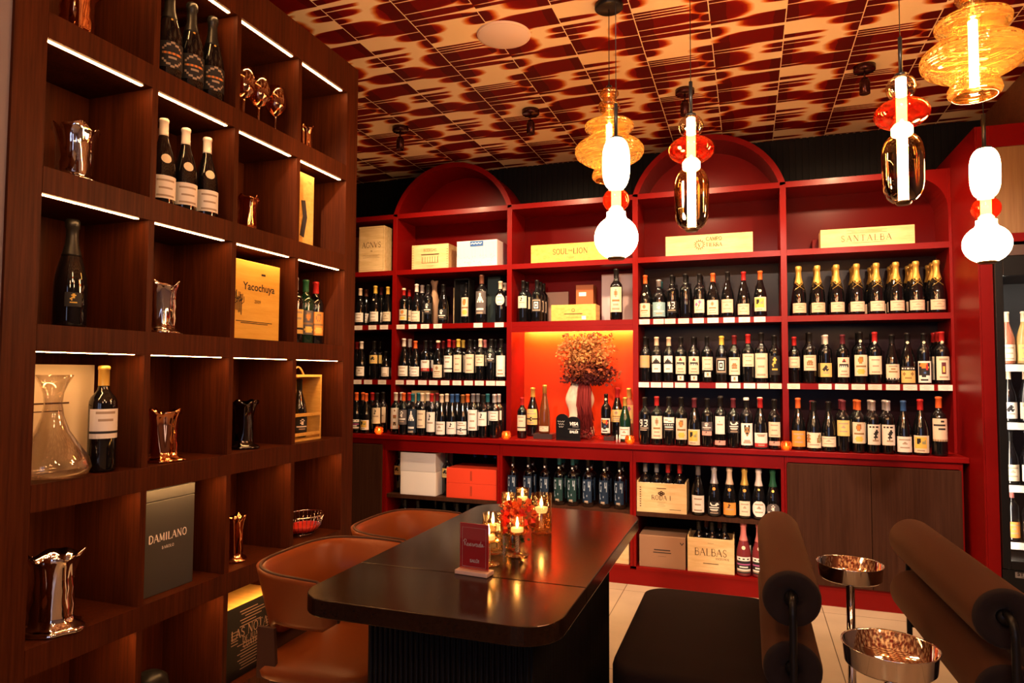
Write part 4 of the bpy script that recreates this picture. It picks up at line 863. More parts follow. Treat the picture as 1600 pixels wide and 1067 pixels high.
# black card sign with rounded top
cx_, yy = P(888, 670, y=4.352)[0], 4.352
t = thing('card_sign', 'black rounded standing sign with white VISA lettering in the niche', 'sign', (cx_, yy, ZCT+.0008))
def rr(x0, x1, z0, z1, r): 
    pl = [(x1, z0), (x1, z1-r)]+[(x1-r+r*math.cos(a), z1-r+r*math.sin(a)) for a in [PI/2*i/8 for i in range(9)]]+[(x0+r+r*math.cos(a), z1-r+r*math.sin(a)) for a in [PI/2+PI/2*i/8 for i in range(9)]]+[(x0, z1-r), (x0, z0)]
    return pl
obj('board', MB().prism(rr(-.087, .000, 0, .175, .04), .006, .016, axis='y').prism(rr(-.012, .082, 0, .160, .04), -.006, .004, axis='y'), mat('black_acrylic', (.006,.006,.007), .25), t, fix=True)
mb = MB(); T = lambda a, b: (a, -.0075, b)
font_text(mb, 'VISA', .030, off(T, .038, .103), bold=.0012, shear=.25); font_text(mb, 'SALÚ!', .022, off(T, .040, .052), bold=.0012); ribbon(mb, [(.0, .078), (.078, .078)], .0012, T); lines(mb, T, .05, .093, .04, 1)
T2 = lambda a, b: (a, .0045, b)
for k, z in enumerate((.125, .108, .090)): ribbon(mb, [(-.077+i*.005+k*.006, z+.006*math.sin(i*2.1+k)) for i in range(11-2*k)], .0018, T2)
obj('lettering', mb, M_WHITE, t, fix=False)
# torso shaped white vase
vx, vy = P(906, 620, y=4.56)[0], 4.56
mb = MB(); prof = [(.088,0),(.103,.02),(.104,.05),(.095,.09),(.080,.13),(.074,.16),(.080,.20),(.102,.245),(.104,.275),(.090,.315),(.072,.35),(.064,.375),(.066,.395)]
seg = 28; vs = []; fs = []
for j, (r, z) in enumerate(prof):
    for i in range(seg):
        a = 2*PI*i/seg; vs.append((r*math.cos(a)*1.0, r*.55*math.sin(a), z))
for j in range(len(prof)-1):
    for i in range(seg):
        k = (i+1) % seg; fs.append((j*seg+i, j*seg+k, (j+1)*seg+k, (j+1)*seg+i))
fs.append(tuple(reversed(range(seg)))); mb.add(vs, fs, 0, True)
vz = obj('torso_vase', mb, mat('glazed_cream_ceramic', (.80,.66,.50), .3, coat=.3), loc=(vx, vy, ZCT+.0008)); tag(vz, 'curvy white torso-shaped ceramic vase in the glowing red niche', 'vase')
md = vz.modifiers.new('smooth', 'SUBSURF'); md.levels = 1; md.render_levels = 2
# dried flowers
random.seed(11)
fl = thing('dried_flower_bouquet', 'orange and burgundy dried flowers with hanging red tassel in the torso vase', 'flowers', (vx, vy, ZCT+.36))
M_FLO = [mat('dried_petal_gold', (.55,.24,.07), .8), mat('dried_petal_rust', (.26,.055,.018), .8), mat('dried_petal_burgundy', (.075,.008,.008), .8)]
def petals(mb, c, s, n, mi):
    for _ in range(n):
        d = Vector((random.gauss(0,1), random.gauss(0,1), random.gauss(0,1))).normalized(); u = d.orthogonal().normalized(); w = d.cross(u)
        a = random.uniform(0, 2*PI); u, w = u*math.cos(a)+w*math.sin(a), w*math.cos(a)-u*math.sin(a)
        p = Vector(c)+d*s*.5; l = s*random.uniform(.6, 1)
        mb.add([p, p+u*l*.45+d*l*.5, p+d*l*1.0+w*l*.15, p-u*l*.45+d*l*.5, p+w*l*.08+d*l*.5], [(0,1,4),(1,2,4),(2,3,4),(3,0,4)], mi)
xl, xr_ = P(870, 560, y=4.56)[0]-vx, P(966, 560, y=4.56)[0]-vx
for kind, (n, zr, xrn, mi) in enumerate([(260, (.15, .345), (xl+.03, xr_-.035), 0), (170, (.05, .20), (-.10, xr_-.02), 1), (200, (.03, .15), (-.09, xr_-.045), 2)]):
    mb = MB()
    for _ in range(n):
        z = random.uniform(*zr); k = (z-zr[0])/(zr[1]-zr[0]); c = (xrn[0]+xrn[1])/2; hw = (xrn[1]-xrn[0])/2
        x = c+max(-1, min(1, random.gauss(0, .48)))*hw; y = random.uniform(-.11, .06)
        petals(mb, (x, y, z), random.uniform(.018, .032), 9, 0)
    obj(['upper_blossoms', 'rust_blossoms', 'lower_blossoms'][kind], mb, M_FLO[mi], fl, fix=False, label=['golden orange dried blossoms', 'rust coloured dried blossoms', 'dark burgundy dried blossoms'][kind])
mb = MB()
for i in range(16):
    a = random.uniform(0, 2*PI); e = Vector((random.uniform(xl*.7, xr_*.7), random.uniform(-.08,.05), random.uniform(.1, .30)))
    mb.tube([(0.02*math.cos(a), .01*math.sin(a), -.02), e*.5+Vector((0,0,.03)), e], .0015, 5)
obj('stems', mb, M_FLO[2], fl, fix=False)
mb = MB()
for i in range(90):
    x0 = random.uniform(.000, .085)+.01; y0 = random.uniform(-.10, -.055); x1 = x0+random.uniform(-.02, .035); zb = random.uniform(-.350, -.20)
    mb.tube([(x0*.7, -.03, .04), (x0, y0, -.02), (x0+random.uniform(-.008,.008), y0-.008, -.13), (x1, y0-.015, zb)], [.003,.0045,.005,.0035], 5)
for i in range(70):
    petals(mb, (random.uniform(-.0, .12), random.uniform(-.165, -.075), -.335+random.uniform(0, .04)), .012, 6, 0)
obj('hanging_tassel', mb, mat('amaranth_red', (.16,.009,.008), .8), fl, fix=False, label='dark red amaranth strands hanging down')
# votive candles along the counter
def votive(px, py, y, label, z=ZCT):
    x = P(px, py, y=y)[0] if px > 0 else px; t = thing('votive_candle', label, 'candle holder', (x, y, z+.0008), 0, 'votive candles on the counter')
    pr = [(.017,0),(.026,.004),(.0308,.020),(.030,.040),(.024,.053)]
    g = thin_glass('orange_ribbed_glass', (1,.34,.08,1), (1,.6,.4,1), .12, ribs=40, glow=(1,.18,.03,.4)) if 'orange_ribbed_glass' not in MATS else MATS['orange_ribbed_glass']
    obj('glass_cup', MB().lathe(pr, 22, caps=False), g, t, fix=False)
    c = obj('candle', MB().lathe([(.0001,.005),(.015,.005),(.015,.024),(.0001,.024)], 14), mat('glowing_wax', (.9,.4,.1), .5, emis=(1,.28,.04), estr=3.), t)
    obj('flame', MB().lathe([(.0005,.025),(.004,.029),(.003,.036),(.0004,.043)], 8), MATS['candle_flame'], c)
votive(-2.530, 672, 4.292, 'orange ribbed glass votive candle at the left end of the counter')
votive(791, 679, 4.296, 'orange ribbed glass votive candle left of the lit niche')
votive(984, 686, 4.30, 'orange ribbed glass votive candle right of the lit niche')
votive(1228.5, 694, 4.295, 'orange ribbed glass votive candle before the far right bay')
t = thing('salt_pepper_pair', 'two tiny white pegs standing near the green bottle in the niche', 'ornament', (P(966,681,y=4.36)[0], 4.36, ZCT+.0008))
for s in (-1, 1): obj('peg', MB().lathe([(.006,0),(.005,.03),(.003,.05)], 10, c=(s*.009, 0, 0)), M_WHITE, t)

# ------------------------------------------------------------------ contents of the base cabinets
ZL = .4552; ZLB = ZB+.0002
def wl(px, py=740, y=4.34): return P(px, py, y=y)[0]
for px, tx in ((619.3, 'bottle with yellow figure label left of the white boxes under the counter'), (692, 'bottle with yellow figure label between white and orange boxes under counter')):
    bottle(-2.420 if px < 650 else -2.034, 4.40, ZL, 'bdx', 'black', 'yellow', 'figure', lz=(.125,.19), text=tx, sc=1.0)
bx = [wl(626), wl(682)]
carton('white_box', 'plain white box, the lower of two stacked under the counter', 'box', wl(626,760,4.31), wl(681,760,4.31), 4.305, 4.62, ZL, ZL+.165, M_WHITE, group='white boxes under the counter')
carton('white_box', 'pale grey-white box, the upper of two stacked under the counter', 'box', wl(626,720,4.31), wl(681,720,4.31), 4.305, 4.60, ZL+.1665, ZL+.300, mat('pale_grey_card', (.62,.58,.58), .6), group='white boxes under the counter', art=lambda mb, T, hx, h: lines(mb, T, 0, h*.5, hx*.8, 1), ink=mat('tag_ink', (.45,.36,.32), .7))
M_ORB = mat('orange_red_card', (.72,.055,.018), .5)
def a_vert(mb, T, hx, h):
    for i in range(2): ribbon(mb, [(-.004+i*.008, h*.2), (-.004+i*.008, h*.85)], .003, T)
for k, nm in enumerate(('lower', 'upper')):
    carton('orange_box', 'orange-red card box, the %s of two stacked under the counter' % nm, 'box', wl(698,760,4.31), wl(776,760,4.31), 4.305, 4.58, ZL+k*.1035, ZL+.1025+k*.1035, M_ORB, group='orange-red boxes under the counter', art=a_vert)
for i, px in enumerate((742, 759, 774)):
    bottle(wl(px, 720, 4.66), 4.66, ZL, 'bdx', 'blue', 'white', 'plain', text='blue-capped bottle, %s of three standing behind the orange-red boxes' % ORD[i], group='blue-capped bottles behind the orange boxes')
for i, px in enumerate((617, 636, 646.5, 656, 675, 697, 706, 717, 727, 734)):
    o = bottle(max(wl(px, 800, 4.40), -2.42), 4.37 if i % 2 else 4.46, ZLB, 'bdx', 'black', None, sc=.985, text='black bottle on the cabinet floor behind the leather chairs, %s from left' % ORD[i], group='black bottles behind the leather chairs')
# blue and green labelled clear bottles
for i, (px, c) in enumerate(((801.6,'blue'),(826,'blue'),(851.9,'blue'),(874,'green'),(895,'green'),(919,'blue'),(944.6,'blue'),(968.5,'blue'))):
    for k in range(2 if i in (1,3,4,5,6,7) else 1):
        y = 4.345+.09*k
        bottle(wl(px, 750, 4.345)+.004*k, y, ZL, 'g4', 'teal' if c == 'green' else 'black', c, 'g4', lz=(.03,.178), half=.98, glass=M_CLRB, neck=(.243,.006,'white'), rz=-.1,
               text=('clear bottle with %s G4 label, %s from left in the middle base cabinet' % (c, ORD[i])) if k == 0 else 'clear bottle hidden behind the %s G4 bottle in the middle base cabinet' % ORD[i],
               group='clear G4 bottles in the middle base cabinet', name='clear_bottle', cat='bottle')
carton('wooden_wine_box', 'pale wooden box on the cabinet floor seen under the table edge', 'wooden box', wl(905,870), wl(984,870), 4.31, 4.5, ZLB, ZLB+.14, M_PINE)
# wooden crates
def a_roda(mb, T, hx, h):
    serif_text(mb, 'RODA I', .028, off(T, 0, h*.44), .10, 1.); lines(mb, T, 0, h*.36, .05, 3, .011); lines(mb, T, 0, h*.82, .06, 1, th=.004)
    for a, b in ((0,.70),(-.012,.66),(.012,.66),(0,.62)): ring2d(mb, T, a, h*b, .006, .007, 10)
    for i in range(9): ribbon(mb, [(-hx*.88, h*(.2+i*.08)), (-hx*.82, h*(.2+i*.08))], .006, T)
    lines(mb, T, hx*.55, h*.12, .07, 1, th=.003)
x0, x1 = -.671, wl(1073, 790, 4.31)
crate('wooden_crate', 'open wooden crate lettered RODA I full of bottles, middle shelf of the base cabinet', x0, x1, 4.30, 4.50, ZL, ZL+.182, M_PINE, art=a_roda)
for i, (px, c1, c2) in enumerate(((1009.6,'grey','blue'),(1026,'grey','blue'),(1044,'red','grey'),(1062,'red','grey'))):
    x = x0+.009+.0375+i*(x1-x0-.018-.075)/3
    bottle(x, 4.355, ZL+.0085, 'bdx', c1, 'white', 'plain', lz=(.09,.178), sc=.97, text='%s-capped bottle in the RODA I crate, %s from left in front' % (c1, ORD[i]), group='bottles in the RODA I crate')
    bottle(x, 4.440, ZL+.0085, 'bdx', c2, 'white', 'plain', lz=(.09,.178), sc=.97, text='%s-capped bottle in the RODA I crate, %s from left at the back' % (c2, ORD[i]), group='bottles in the RODA I crate')
sp = [(1091,'bgy','grey','white','plain',{'lz':(.02,.12),'sc':1.02},'grey-capped bottle with long white label right of the RODA I crate'),
      (1116,'chp','silver','black','wtext',{'lz':(.015,.095),'neck':(.175,.010,'orange')},'silver-necked sparkling wine with black label in the base cabinet'),
      (1140,'chp','cream','orange','script',{'lz':(.018,.095),'neck':(.175,.010,'orange')},'cream-necked sparkling wine with bright orange label in the base cabinet'),
      (1163.4,'chp','gold','cream','low',{'lz':(.02,.11),'half':.8,'neck':(.175,.010,'orange')},'gold-necked sparkling wine with narrow cream label in the base cabinet'),
      (1185.5,'chp','white','white','low',{'lz':(.02,.115),'rnd':True,'neck':(.185,.006,'gold')},'white-necked sparkling wine with round white label in the base cabinet'),
      (1207.5,'chp','green','grey','medal',{'lz':(.02,.105),'rnd':True,'neck':(.18,.008,'gold')},'dark green-necked sparkling wine at the right end of the base cabinet')]
for px, sh, cp, lb, pt, kw, tx in sp:
    bottle(wl(px, 770, 4.335), 4.335, ZL, sh, cp, lb, pt, text=tx, group='sparkling wines in the base cabinet', **({'sc': .96 if sh == 'chp' else 1.} | kw))
def a_card(mb, T, hx, h): lines(mb, T, 0, h*.55, .10, 1, th=.006); lines(mb, T, 0, h*.47, .11, 1, th=.005); lines(mb, T, 0, h*.36, .05, 1); ribbon(mb, [(hx*.78, h*.84), (hx*.85, h*.77), (hx*.92, h*.84)], .006, T)
carton('cardboard_box', 'closed brown cardboard box beside the BALBAS crate on the cabinet floor', 'box', wl(999,850,4.31), wl(1071,850,4.31), 4.305, 4.55, ZLB, ZLB+.195, mat('brown_cardboard', (.30,.16,.09), .8), art=a_card, ink=M_DARKINK)
def a_balbas(mb, T, hx, h):
    serif_text(mb, 'BALBAS', .042, off(T, 0, h*.50), .07, .75); serif_text(mb, 'ANCESTRAL', .011, off(T, hx*.5, h*.40), .12, 1); lines(mb, T, 0, h*.26, .09, 1, th=.004); lines(mb, T, 0, h*.86, .035, 1)
x0, x1 = wl(1074.5, 870, 4.31), wl(1147.5, 870, 4.31)
crate('wooden_crate', 'open wooden crate lettered BALBAS on the floor of the base cabinet', x0, x1, 4.302, 4.50, ZLB, ZLB+.205, M_PINE, art=a_balbas)
for i, px in enumerate((1092, 1112.5, 1132)):
    bottle(P(px, 830, y=4.36)[0], 4.36, ZLB+.0085, 'bdx', 'black', None, sc=.97, text='black bottle in the BALBAS crate, %s from left in front' % ORD[i], group='bottles in the BALBAS crate')
    if i < 2: bottle(P(px+12, 825, y=4.44)[0], 4.445, ZLB+.0085, 'bdx', 'brown', None, sc=.97, text='bottle in the back row of the BALBAS crate, %s of two' % ['left', 'right'][i], group='bottles in the BALBAS crate')
M_ROSE = mat('rose_wine_glass', (.18,.025,.03), .05, spec=.7)
for i, px in enumerate((1162, 1186.5)):
    bottle(wl(px, 870, 4.335), 4.335, ZLB, 'chp', 'pink', 'pink', 'bands', lz=(.02,.115), glass=M_ROSE, neck=(.168,.011,'cream'), text='rosé sparkling bottle with pink foil, %s of two beside the BALBAS crate' % ['left', 'right'][i], group='rosé bottles beside the BALBAS crate')
    bottle(wl(px, 870, 4.335)+.01, 4.435, ZLB, 'bdx', 'brown', 'cream', 'plain', text='dark bottle behind the %s rosé bottle on the cabinet floor' % ['left', 'right'][i])

# ------------------------------------------------------------------ fridge bottles
fb = [(0, 1558,'bgy','cream','cream','plain','half hidden left bottle, top shelf of the fridge',4.22),(0, 1567.5,'bgy','cream','cream','plain','rosé bottle with cream label, top shelf of the fridge',4.17),(0, 1585,'bgy','cream','yellow','plain','pale bottle with yellow label, top shelf of the fridge',4.17),(0, 1604,'bgy','cream','yellow','plain','pale bottle at the frame edge, top shelf of the fridge',4.17),
      (1, 1558,'bgy','cream','white','figure','white-label bottle at left, second shelf of the fridge',4.17),(1, 1582,'bgy','cream','cream','low','cream-label bottle with yellow foil, second shelf of the fridge',4.17),(1, 1604,'bgy','cream','cream','low','bottle at the frame edge, second shelf of the fridge',4.17),
      (2, 1566,'bgy','black','cream','low','dark bottle with cream label, third shelf of the fridge',4.17),(2, 1594,'bgy','silver','white','low','dark bottle with white label, third shelf of the fridge',4.17),
      (3, 1565,'bdx','pink','orange','low','dark bottle with orange label, fourth shelf of the fridge',4.17),(3, 1590,'bgy','gold','yellow','faces','gold-necked bottle with picture label, fourth shelf of the fridge',4.17)]
fb.pop(0)
FX = {r: relax([P(e[1], [520, 610, 700, 800][r], y=e[7])[0] for e in fb if e[0] == r], [.0375]*9, XF0+.049, XF1-.05, .002) for r in range(4)}
for r, px, sh, cp, lb, pt, tx, y in fb:
    g = {0: M_PKLIQ if px < 1575 else mat('straw_wine_glass', (.45,.30,.10), .06, spec=.7)}.get(r, M_GLASSB)
    bottle(FX[r].pop(0), y, FRZ[r]-.0035, sh, cp, lb, pt, text=tx, glass=g, group='bottles in the wine fridge', sc=.90 if sh == 'bdx' else .93, lz=(.02,.11))
for i, px in enumerate((1562, 1582, 1600)):
    bottle(P(px, 860, y=4.2)[0], 4.20, .3462, 'bdx', 'black', 'white', 'plain', text='dark bottle lying low, %s from left on the fridge floor' % ORD[i], sc=.36, group='bottles in the wine fridge') if False else None
t = thing('fridge_tray', 'dark tray of small goods on the floor of the wine fridge', 'tray', (1.45, 4.25, .3465)); obj('tray', MB().box(-.2, .4, -.1, .1, 0, .03), mat('grey_tray', (.2,.2,.2), .5), t)

# ------------------------------------------------------------------ walnut bookcase on the left
BX, BXB = -1.756, -2.041; Y0, PC, TD = 1.2404, .3587, .0218; OPEN = PC-TD
ZTOP = [2.636-.42*k for k in range(6)]; BAND = .0715; HO = .42-BAND
bk = thing('bookcase', 'tall walnut cube bookcase with lit compartments along the left wall', 'bookcase')
obj('side_panel', MB().box(BXB, BX-.001, 1.154, Y0, 0, 2.78), M_WALNUT, bk)
obj('side_panel', MB().box(BXB, BX-.001, Y0+3*PC+OPEN, 2.743, 0, 2.78), M_WALNUT, bk)
for n in range(3): obj('divider', MB().box(BXB+.01, BX-.002, Y0+n*PC+OPEN, Y0+(n+1)*PC, .19, 2.70), M_WALNUT, bk)
YE = Y0+3*PC+OPEN
obj('back_panel', MB().box(BXB, BXB+.009, Y0+.0005, YE-.0005, .02, 2.76), M_WALNUT, bk)
def flr(r): return ZTOP[r]-HO       # floor height of row r
for r in range(-1, 6):
    z1 = 2.78 if r == -1 else flr(r); z0 = ZTOP[0] if r == -1 else (ZTOP[r+1] if r < 5 else 0.0)
    mb = MB().box(BXB+.0095, BX-.0, Y0+.0005, YE-.0005, z0 if r < 5 else .10, z1)
    if r == 5: mb.box(BXB+.0095, BX-.09, Y0+.0005, YE-.0005, 0, .0995)
    o = obj('shelf', mb, M_WALNUT, bk)
for r in range(6):
    for n in range(4):
        y0 = Y0+n*PC
        mb = MB().box(BX-.025, BX-.014, y0+.004, y0+OPEN-.026, ZTOP[r]-.0019, ZTOP[r]-.0005, 0)
        o = obj('led_strip', mb, M_LED, bk)
obj('toe_led_strip', MB().box(BX-.060, BX-.045, Y0+.01, YE-.01, .0965, .0995), mat('toe_led', (1,.9,.75), .3, emis=(1,.50,.17), estr=60), bk)
def cell(n, r): return Y0+n*PC, flr(r)
def yat(px, py, x): return P(px, py, x=x)[1]
CN = ['first column', 'second column', 'third column', 'fourth column']
RNK = ['top row', 'second row from the top', 'third row from the top', 'fourth row from the top', 'fifth row from the top', 'bottom row']
# crumpled metal vases
def folded_vase(label, px, py, r, n, x, h=.155, w=.034, m=None, seed=0, base=True):
    rnd = random.Random(seed); ph = [rnd.uniform(0, 6.28) for _ in range(6)]
    y = yat(px, py, x)
    lo, hi = Y0+n*PC+w*1.7+.004, Y0+n*PC+OPEN-w*1.7-.004
    y = min(max(y, lo), hi)
    def wob(a, j):
        t = j/11
        return (1+(.06+.05*t)*math.sin(3*a+ph[0]+t*2)+.05*math.sin(5*a+ph[1]-t*3)+.035*math.sin(9*a+ph[2]+4*t), (.007*math.sin(4*a+ph[3])+.005*math.sin(7*a+ph[4])) if 12 <= j <= 13 else 0)
    pr = [(w*1.5,0),(w*1.62,.004),(w*1.40,.010),(w*1.02,.018),(w*.95,.035),(w*1.0,.055),(w*.93,.075),(w*1.0,.095),(w*.95,.115),(w*1.0,.132),(w*1.06,.148),(w*1.16,.160),(w*1.32,.170),(w*1.24,.170),(w*1.0,.155),(w*.85,.12),(w*.85,.03)]
    pr = [(a, b*h/.17) for a, b in pr]
    mb = MB().lathe(pr, 40, caps=False, wob=wob); n_ = 40; mb.f.append(list(reversed(range(n_)))); mb.mi.append(0); mb.sm.append(False)
    mb.f.append(list(range(16*n_, 17*n_))); mb.mi.append(0); mb.sm.append(False)
    o = obj('folded_vase', mb, m or M_BRONZE, loc=(x, y, flr(r)+.0008), fix=True)
    tag(o, label, 'vase', 'crumpled metal vases in the bookcase'); return o
folded_vase('crumpled copper vase in the top row, first column of the bookcase', 121, 36, 0, 0, -1.84, w=.044, seed=1)
folded_vase('small crumpled copper vase in the top row, last column of the bookcase', 478, 214, 0, 3, -1.86, h=.13, w=.026, seed=2)
folded_vase('dark crumpled metal vase with pale rim, second row, first column of the bookcase', 117, 270, 1, 0, -1.85, m=M_CHROME, h=.165, w=.046, seed=3)
folded_vase('crumpled copper vase, second row, third column of the bookcase', 387, 350, 1, 2, -1.85, h=.14, w=.034, seed=4)
folded_vase('silvery crumpled vase, third row, second column of the bookcase', 252, 518, 2, 1, -1.83, m=M_CHROME, h=.165, w=.038, seed=5)
folded_vase('crumpled copper vase on the shelf beside the decanter compartment', 255, 717, 3, 1, -1.83, h=.165, w=.040, seed=6)
folded_vase('black glossy crumpled vase, fourth row, third column of the bookcase', 378, 700, 3, 2, -1.86, m=M_DKMET, h=.18, w=.042, seed=7)
folded_vase('large silver crumpled vase near the bottom left of the bookcase', 82, 975, 4, 0, -1.83, m=M_CHROME, h=.205, w=.052, seed=8)
folded_vase('slim crumpled copper vase, fifth row, third column of the bookcase', 366, 876, 4, 2, -1.85, h=.165, w=.030, seed=9)
# bottles in the bookcase, turned to the room
RZB = PI/2-.45
def bb(px, py, n, r, x, shape, cap, lab, pat, text, group, **kw):
    y = px if py is None else min(max(yat(px, py, x), Y0+n*PC+.042), Y0+n*PC+OPEN-.042)
    return bottle(x, y, flr(r), shape, cap, lab, pat, text=text, group=group, rz=RZB, **kw)
def ys_in(n, pxs, py, x, rs): return relax([P(p, py, x=x)[1] for p in pxs], rs, Y0+n*PC, Y0+n*PC+OPEN)
for i, y in enumerate(ys_in(1, (263, 298, 331), 95, -1.815, [.045]*3)):
    bb(y, None, 1, 0, -1.815, 'chp', 'black', 'black', 'castell', 'dark champagne bottle with black shield label, %s at the bookcase top' % ['left of three','middle of three','right of three'][i], 'dark champagne bottles in the bookcase', lz=(.035,.12), rnd=False, name='champagne_bottle', cat='champagne bottle', sc=1.02, neck=(.200,.004,'gold'))
for i, y in enumerate(ys_in(1, (253, 288, 322), 310, -1.825, [.0405]*3)):
    bb(y, None, 1, 1, -1.825, 'bgy', 'white', 'white', 'plain', 'white-capped bottle with white label in the bookcase, %s' % ['left of three','middle of three','right of three'][i], 'white-capped bottles in the bookcase', lz=(.022,.098), sc=1.0, neck=(.155,.016,'cream'), half=1.3)
bb(108, 508, 0, 2, -1.87, 'chp', 'black', 'black', 'gold', 'large black bottle standing alone in the bookcase, third row first column', None, lz=(.06,.10), sc=1.03, half=.5)
YS3 = ys_in(3, (470, 486, 508), 520, -1.885, [.037]*3)
for i, (px, x, c, lb, pt, g) in enumerate(((474, -1.90,'grey','yellow','band',M_GLASSB), (486, -1.89,'green','grey','shield',M_GLASSG), (508, -1.88,'red','orange','shield',M_GLASSB))):
    bb(YS3[i], None, 3, 2, -1.885, 'bdx', c, lb, pt, ['bottle with yellow label partly hidden by the divider beside green bottle','green bottle with silver ornate label in the bookcase right column','red-capped bottle with red ornate label in the bookcase right column'][i], 'liqueur bottles in the bookcase', lz=(.045,.155), glass=g, sc=.98)
bb(1.485, None, 0, 3, -1.812, 'bdx', 'gold', 'white', 'band', 'gold-capped wine bottle with white label beside the decanter', None, lz=(.095,.178), sc=1.04, half=1.25)
# decanter
def decanter(x, y, z, label, sc=1., m=None):
    pr = [(.0001,.004),(.06,.004),(.088,.010),(.096,.028),(.088,.055),(.062,.095),(.040,.130),(.026,.17),(.021,.205),(.024,.235),(.034,.262),(.046,.285)]
    pr2 = [(r+.0016, z_) for r, z_ in pr[1:]]
    mb = MB().lathe([(r*sc, z_*sc) for r, z_ in pr2]+[(r*sc, z_*sc) for r, z_ in pr[::-1]], 32, caps=False); mb.f.append(list(range(32))); mb.mi.append(0); mb.sm.append(False)
    o = obj('glass_decanter', mb, m or M_CLEAR, loc=(x, y, z+.0006), fix=False); tag(o, label, 'decanter'); return o
decanter(-1.823, Y0+.1, flr(3), 'clear glass decanter before the pale box in the bookcase', 1.0, thin_glass('decanter_glass', (.97,.95,.93,1), (1,.95,.9,1), .03))
# boxes in the bookcase, fronts towards the room
def side_box(name, label, cat, x, y0, y1, z0, h, dep, m, rz=0, art=None, ink=None, lid=None):
    t = carton(name, label, cat, -abs(y1-y0)/2, abs(y1-y0)/2, 0, dep, 0, h, m, art=art, ink=ink, lid=lid)
    t.location = (x-dep/2, (y0+y1)/2, z0+.0008); t.rotation_euler = (0, 0, PI/2+rz); return t
side_box('pale_box', 'tall cream box standing behind the glass decanter in the bookcase', 'box', -1.925, 1.262, 1.545, flr(3), .315, .08, M_CREAM, art=lambda mb, T, hx, h: (lines(mb, T, -.01, h*.63, .14, 1, th=.005), lines(mb, T, -.01, h*.56, .10, 1, th=.003)))
def a_yac(mb, T, hx, h):
    font_text(mb, 'Yacochuya', .041, off(T, .018, h*.63), bold=.0006); font_text(mb, '2009', .018, off(T, .01, h*.47)); lines(mb, T, -.005, h*.22, hx*1.45, 2, .006, .003)
    ribbon(mb, [(.028, h*.85), (.052, h*.85)], .008, T); rr_ = random.Random(5)
    for i in range(9):
        a = -hx*.97+i*.007; b = h*(.30+.06*rr_.random()); ribbon(mb, [(a, b), (a+.002, h*(.5+.25*rr_.random()*(1-i/12)))], .004, T); ribbon(mb, [(a, b+.04), (a+.014, b+.05), (a+.014, b+.07)], .003, T)
side_box('wooden_wine_box', 'bright golden wooden box lettered Yacochuya in the bookcase', 'wooden box', -1.795, 1.970, 2.248, flr(2), .30, .06, wood('golden_box_wood', (.74,.40,.05), (.84,.52,.10), (5,5,40), .5, bump=.02), art=a_yac, ink=M_DARKINK)
def a_dam(mb, T, hx, h): serif_text(mb, 'DAMILANO', .024, off(T, -.005, h*.50), .07, 1.25); serif_text(mb, 'BAROLO', .009, off(T, -.005, h*.42), .2, 1.3)
side_box('black_gift_box', 'dark grey gift box lettered DAMILANO BAROLO in the bookcase', 'gift box', -1.80, 1.628, 1.835, flr(4), .335, .15, mat('dark_grey_card', (.055,.052,.048), .6), art=a_dam, ink=M_WHITE, lid=.298)
def a_notas(mb, T, hx, h):
    global NOTAS; NOTAS = (hx, h)
    serif_text(mb, 'LAS NOTAS', .034, off(T, 0, h*.55), .04, 1.1); serif_text(mb, 'DE JUAN', .020, off(T, 0, h*.46), .06, 1.1); serif_text(mb, 'CUATRE', .020, off(T, 0, h*.38), .06, 1.1)
    rr_ = random.Random(2)
    for i in range(20):
        if 8 < i < 14: continue
        z = h*(.1+.042*i); w = hx*(.5+.6*rr_.random()); lines(mb, T, rr_.uniform(-.02,.02), z, w, 1, th=.003)
    for i in range(9, 14):
        for s in (-1, 1): lines(mb, T, s*hx*.62, h*(.1+.042*i), .035, 1, th=.003)
side_box('black_gift_box', 'black box printed with LAS NOTAS text at the bottom of the bookcase', 'gift box', -1.80, 1.985, 2.285, flr(5), .265, .17, M_PINEY, art=a_notas, ink=mat('tan_print', (.45,.30,.20), .6))
tn = [o for o in COL.objects if o.get('label', '').startswith('black box printed with LAS')][0]; tn['label'] = 'wooden box with black front printed LAS NOTAS at the bottom of the bookcase'; tn['category'] = 'wooden box'; tn.name = 'wooden_wine_box'
obj('front_panel', MB().box(-NOTAS[0]+.001, NOTAS[0]-.001, -.0858, -.0851, .001, NOTAS[1]-.001), mat('black_card', (.012,.011,.010), .5), tn)
side_box('wooden_wine_box', 'slim pale wooden box with dark figure, second row right column of the bookcase', 'wooden box', -1.80, 2.345, 2.471, flr(1), .315, .05, M_PINEY, art=lambda mb, T, hx, h: (ribbon(mb, [(-hx*.3, h*.12), (hx*.02, h*.40), (-hx*.2, h*.62)], .03, T), lines(mb, T, .03, h*.9, .03, 2)), ink=M_DARKINK)
# open wooden presentation box with a rope handle, bottle and decanter inside
yA, yB = 2.365, 2.560; t = thing('presentation_box', 'open golden wooden presentation box with rope handle in the bookcase', 'wooden box', (-1.86, (yA+yB)/2, flr(3)+.0008), PI/2)
hw = (yB-yA)/2; hb = .285; dp = .055
obj('bottom_board', MB().box(-hw, hw, -dp, dp, 0, .010), M_PINEY, t); obj('top_board', MB().box(-hw, hw, -dp, dp, hb-.010, hb), M_PINEY, t)
for s in (-1, 1): obj('end_board', MB().box(s*hw-(.01 if s > 0 else 0), s*hw+(.01 if s < 0 else 0), -dp, dp, .0105, hb-.0105), M_PINEY, t)
obj('back_board', MB().box(-hw+.0105, hw-.0105, dp-.006, dp, .0105, hb-.0105), M_PINEY, t)
obj('cross_bar', MB().box(-hw+.0105, hw-.0105, -dp, -dp+.01, .105, .118), M_PINEY, t); obj('cross_bar', MB().box(-hw+.0105, hw-.0105, -dp, -dp+.01, .022, .035), M_PINEY, t)
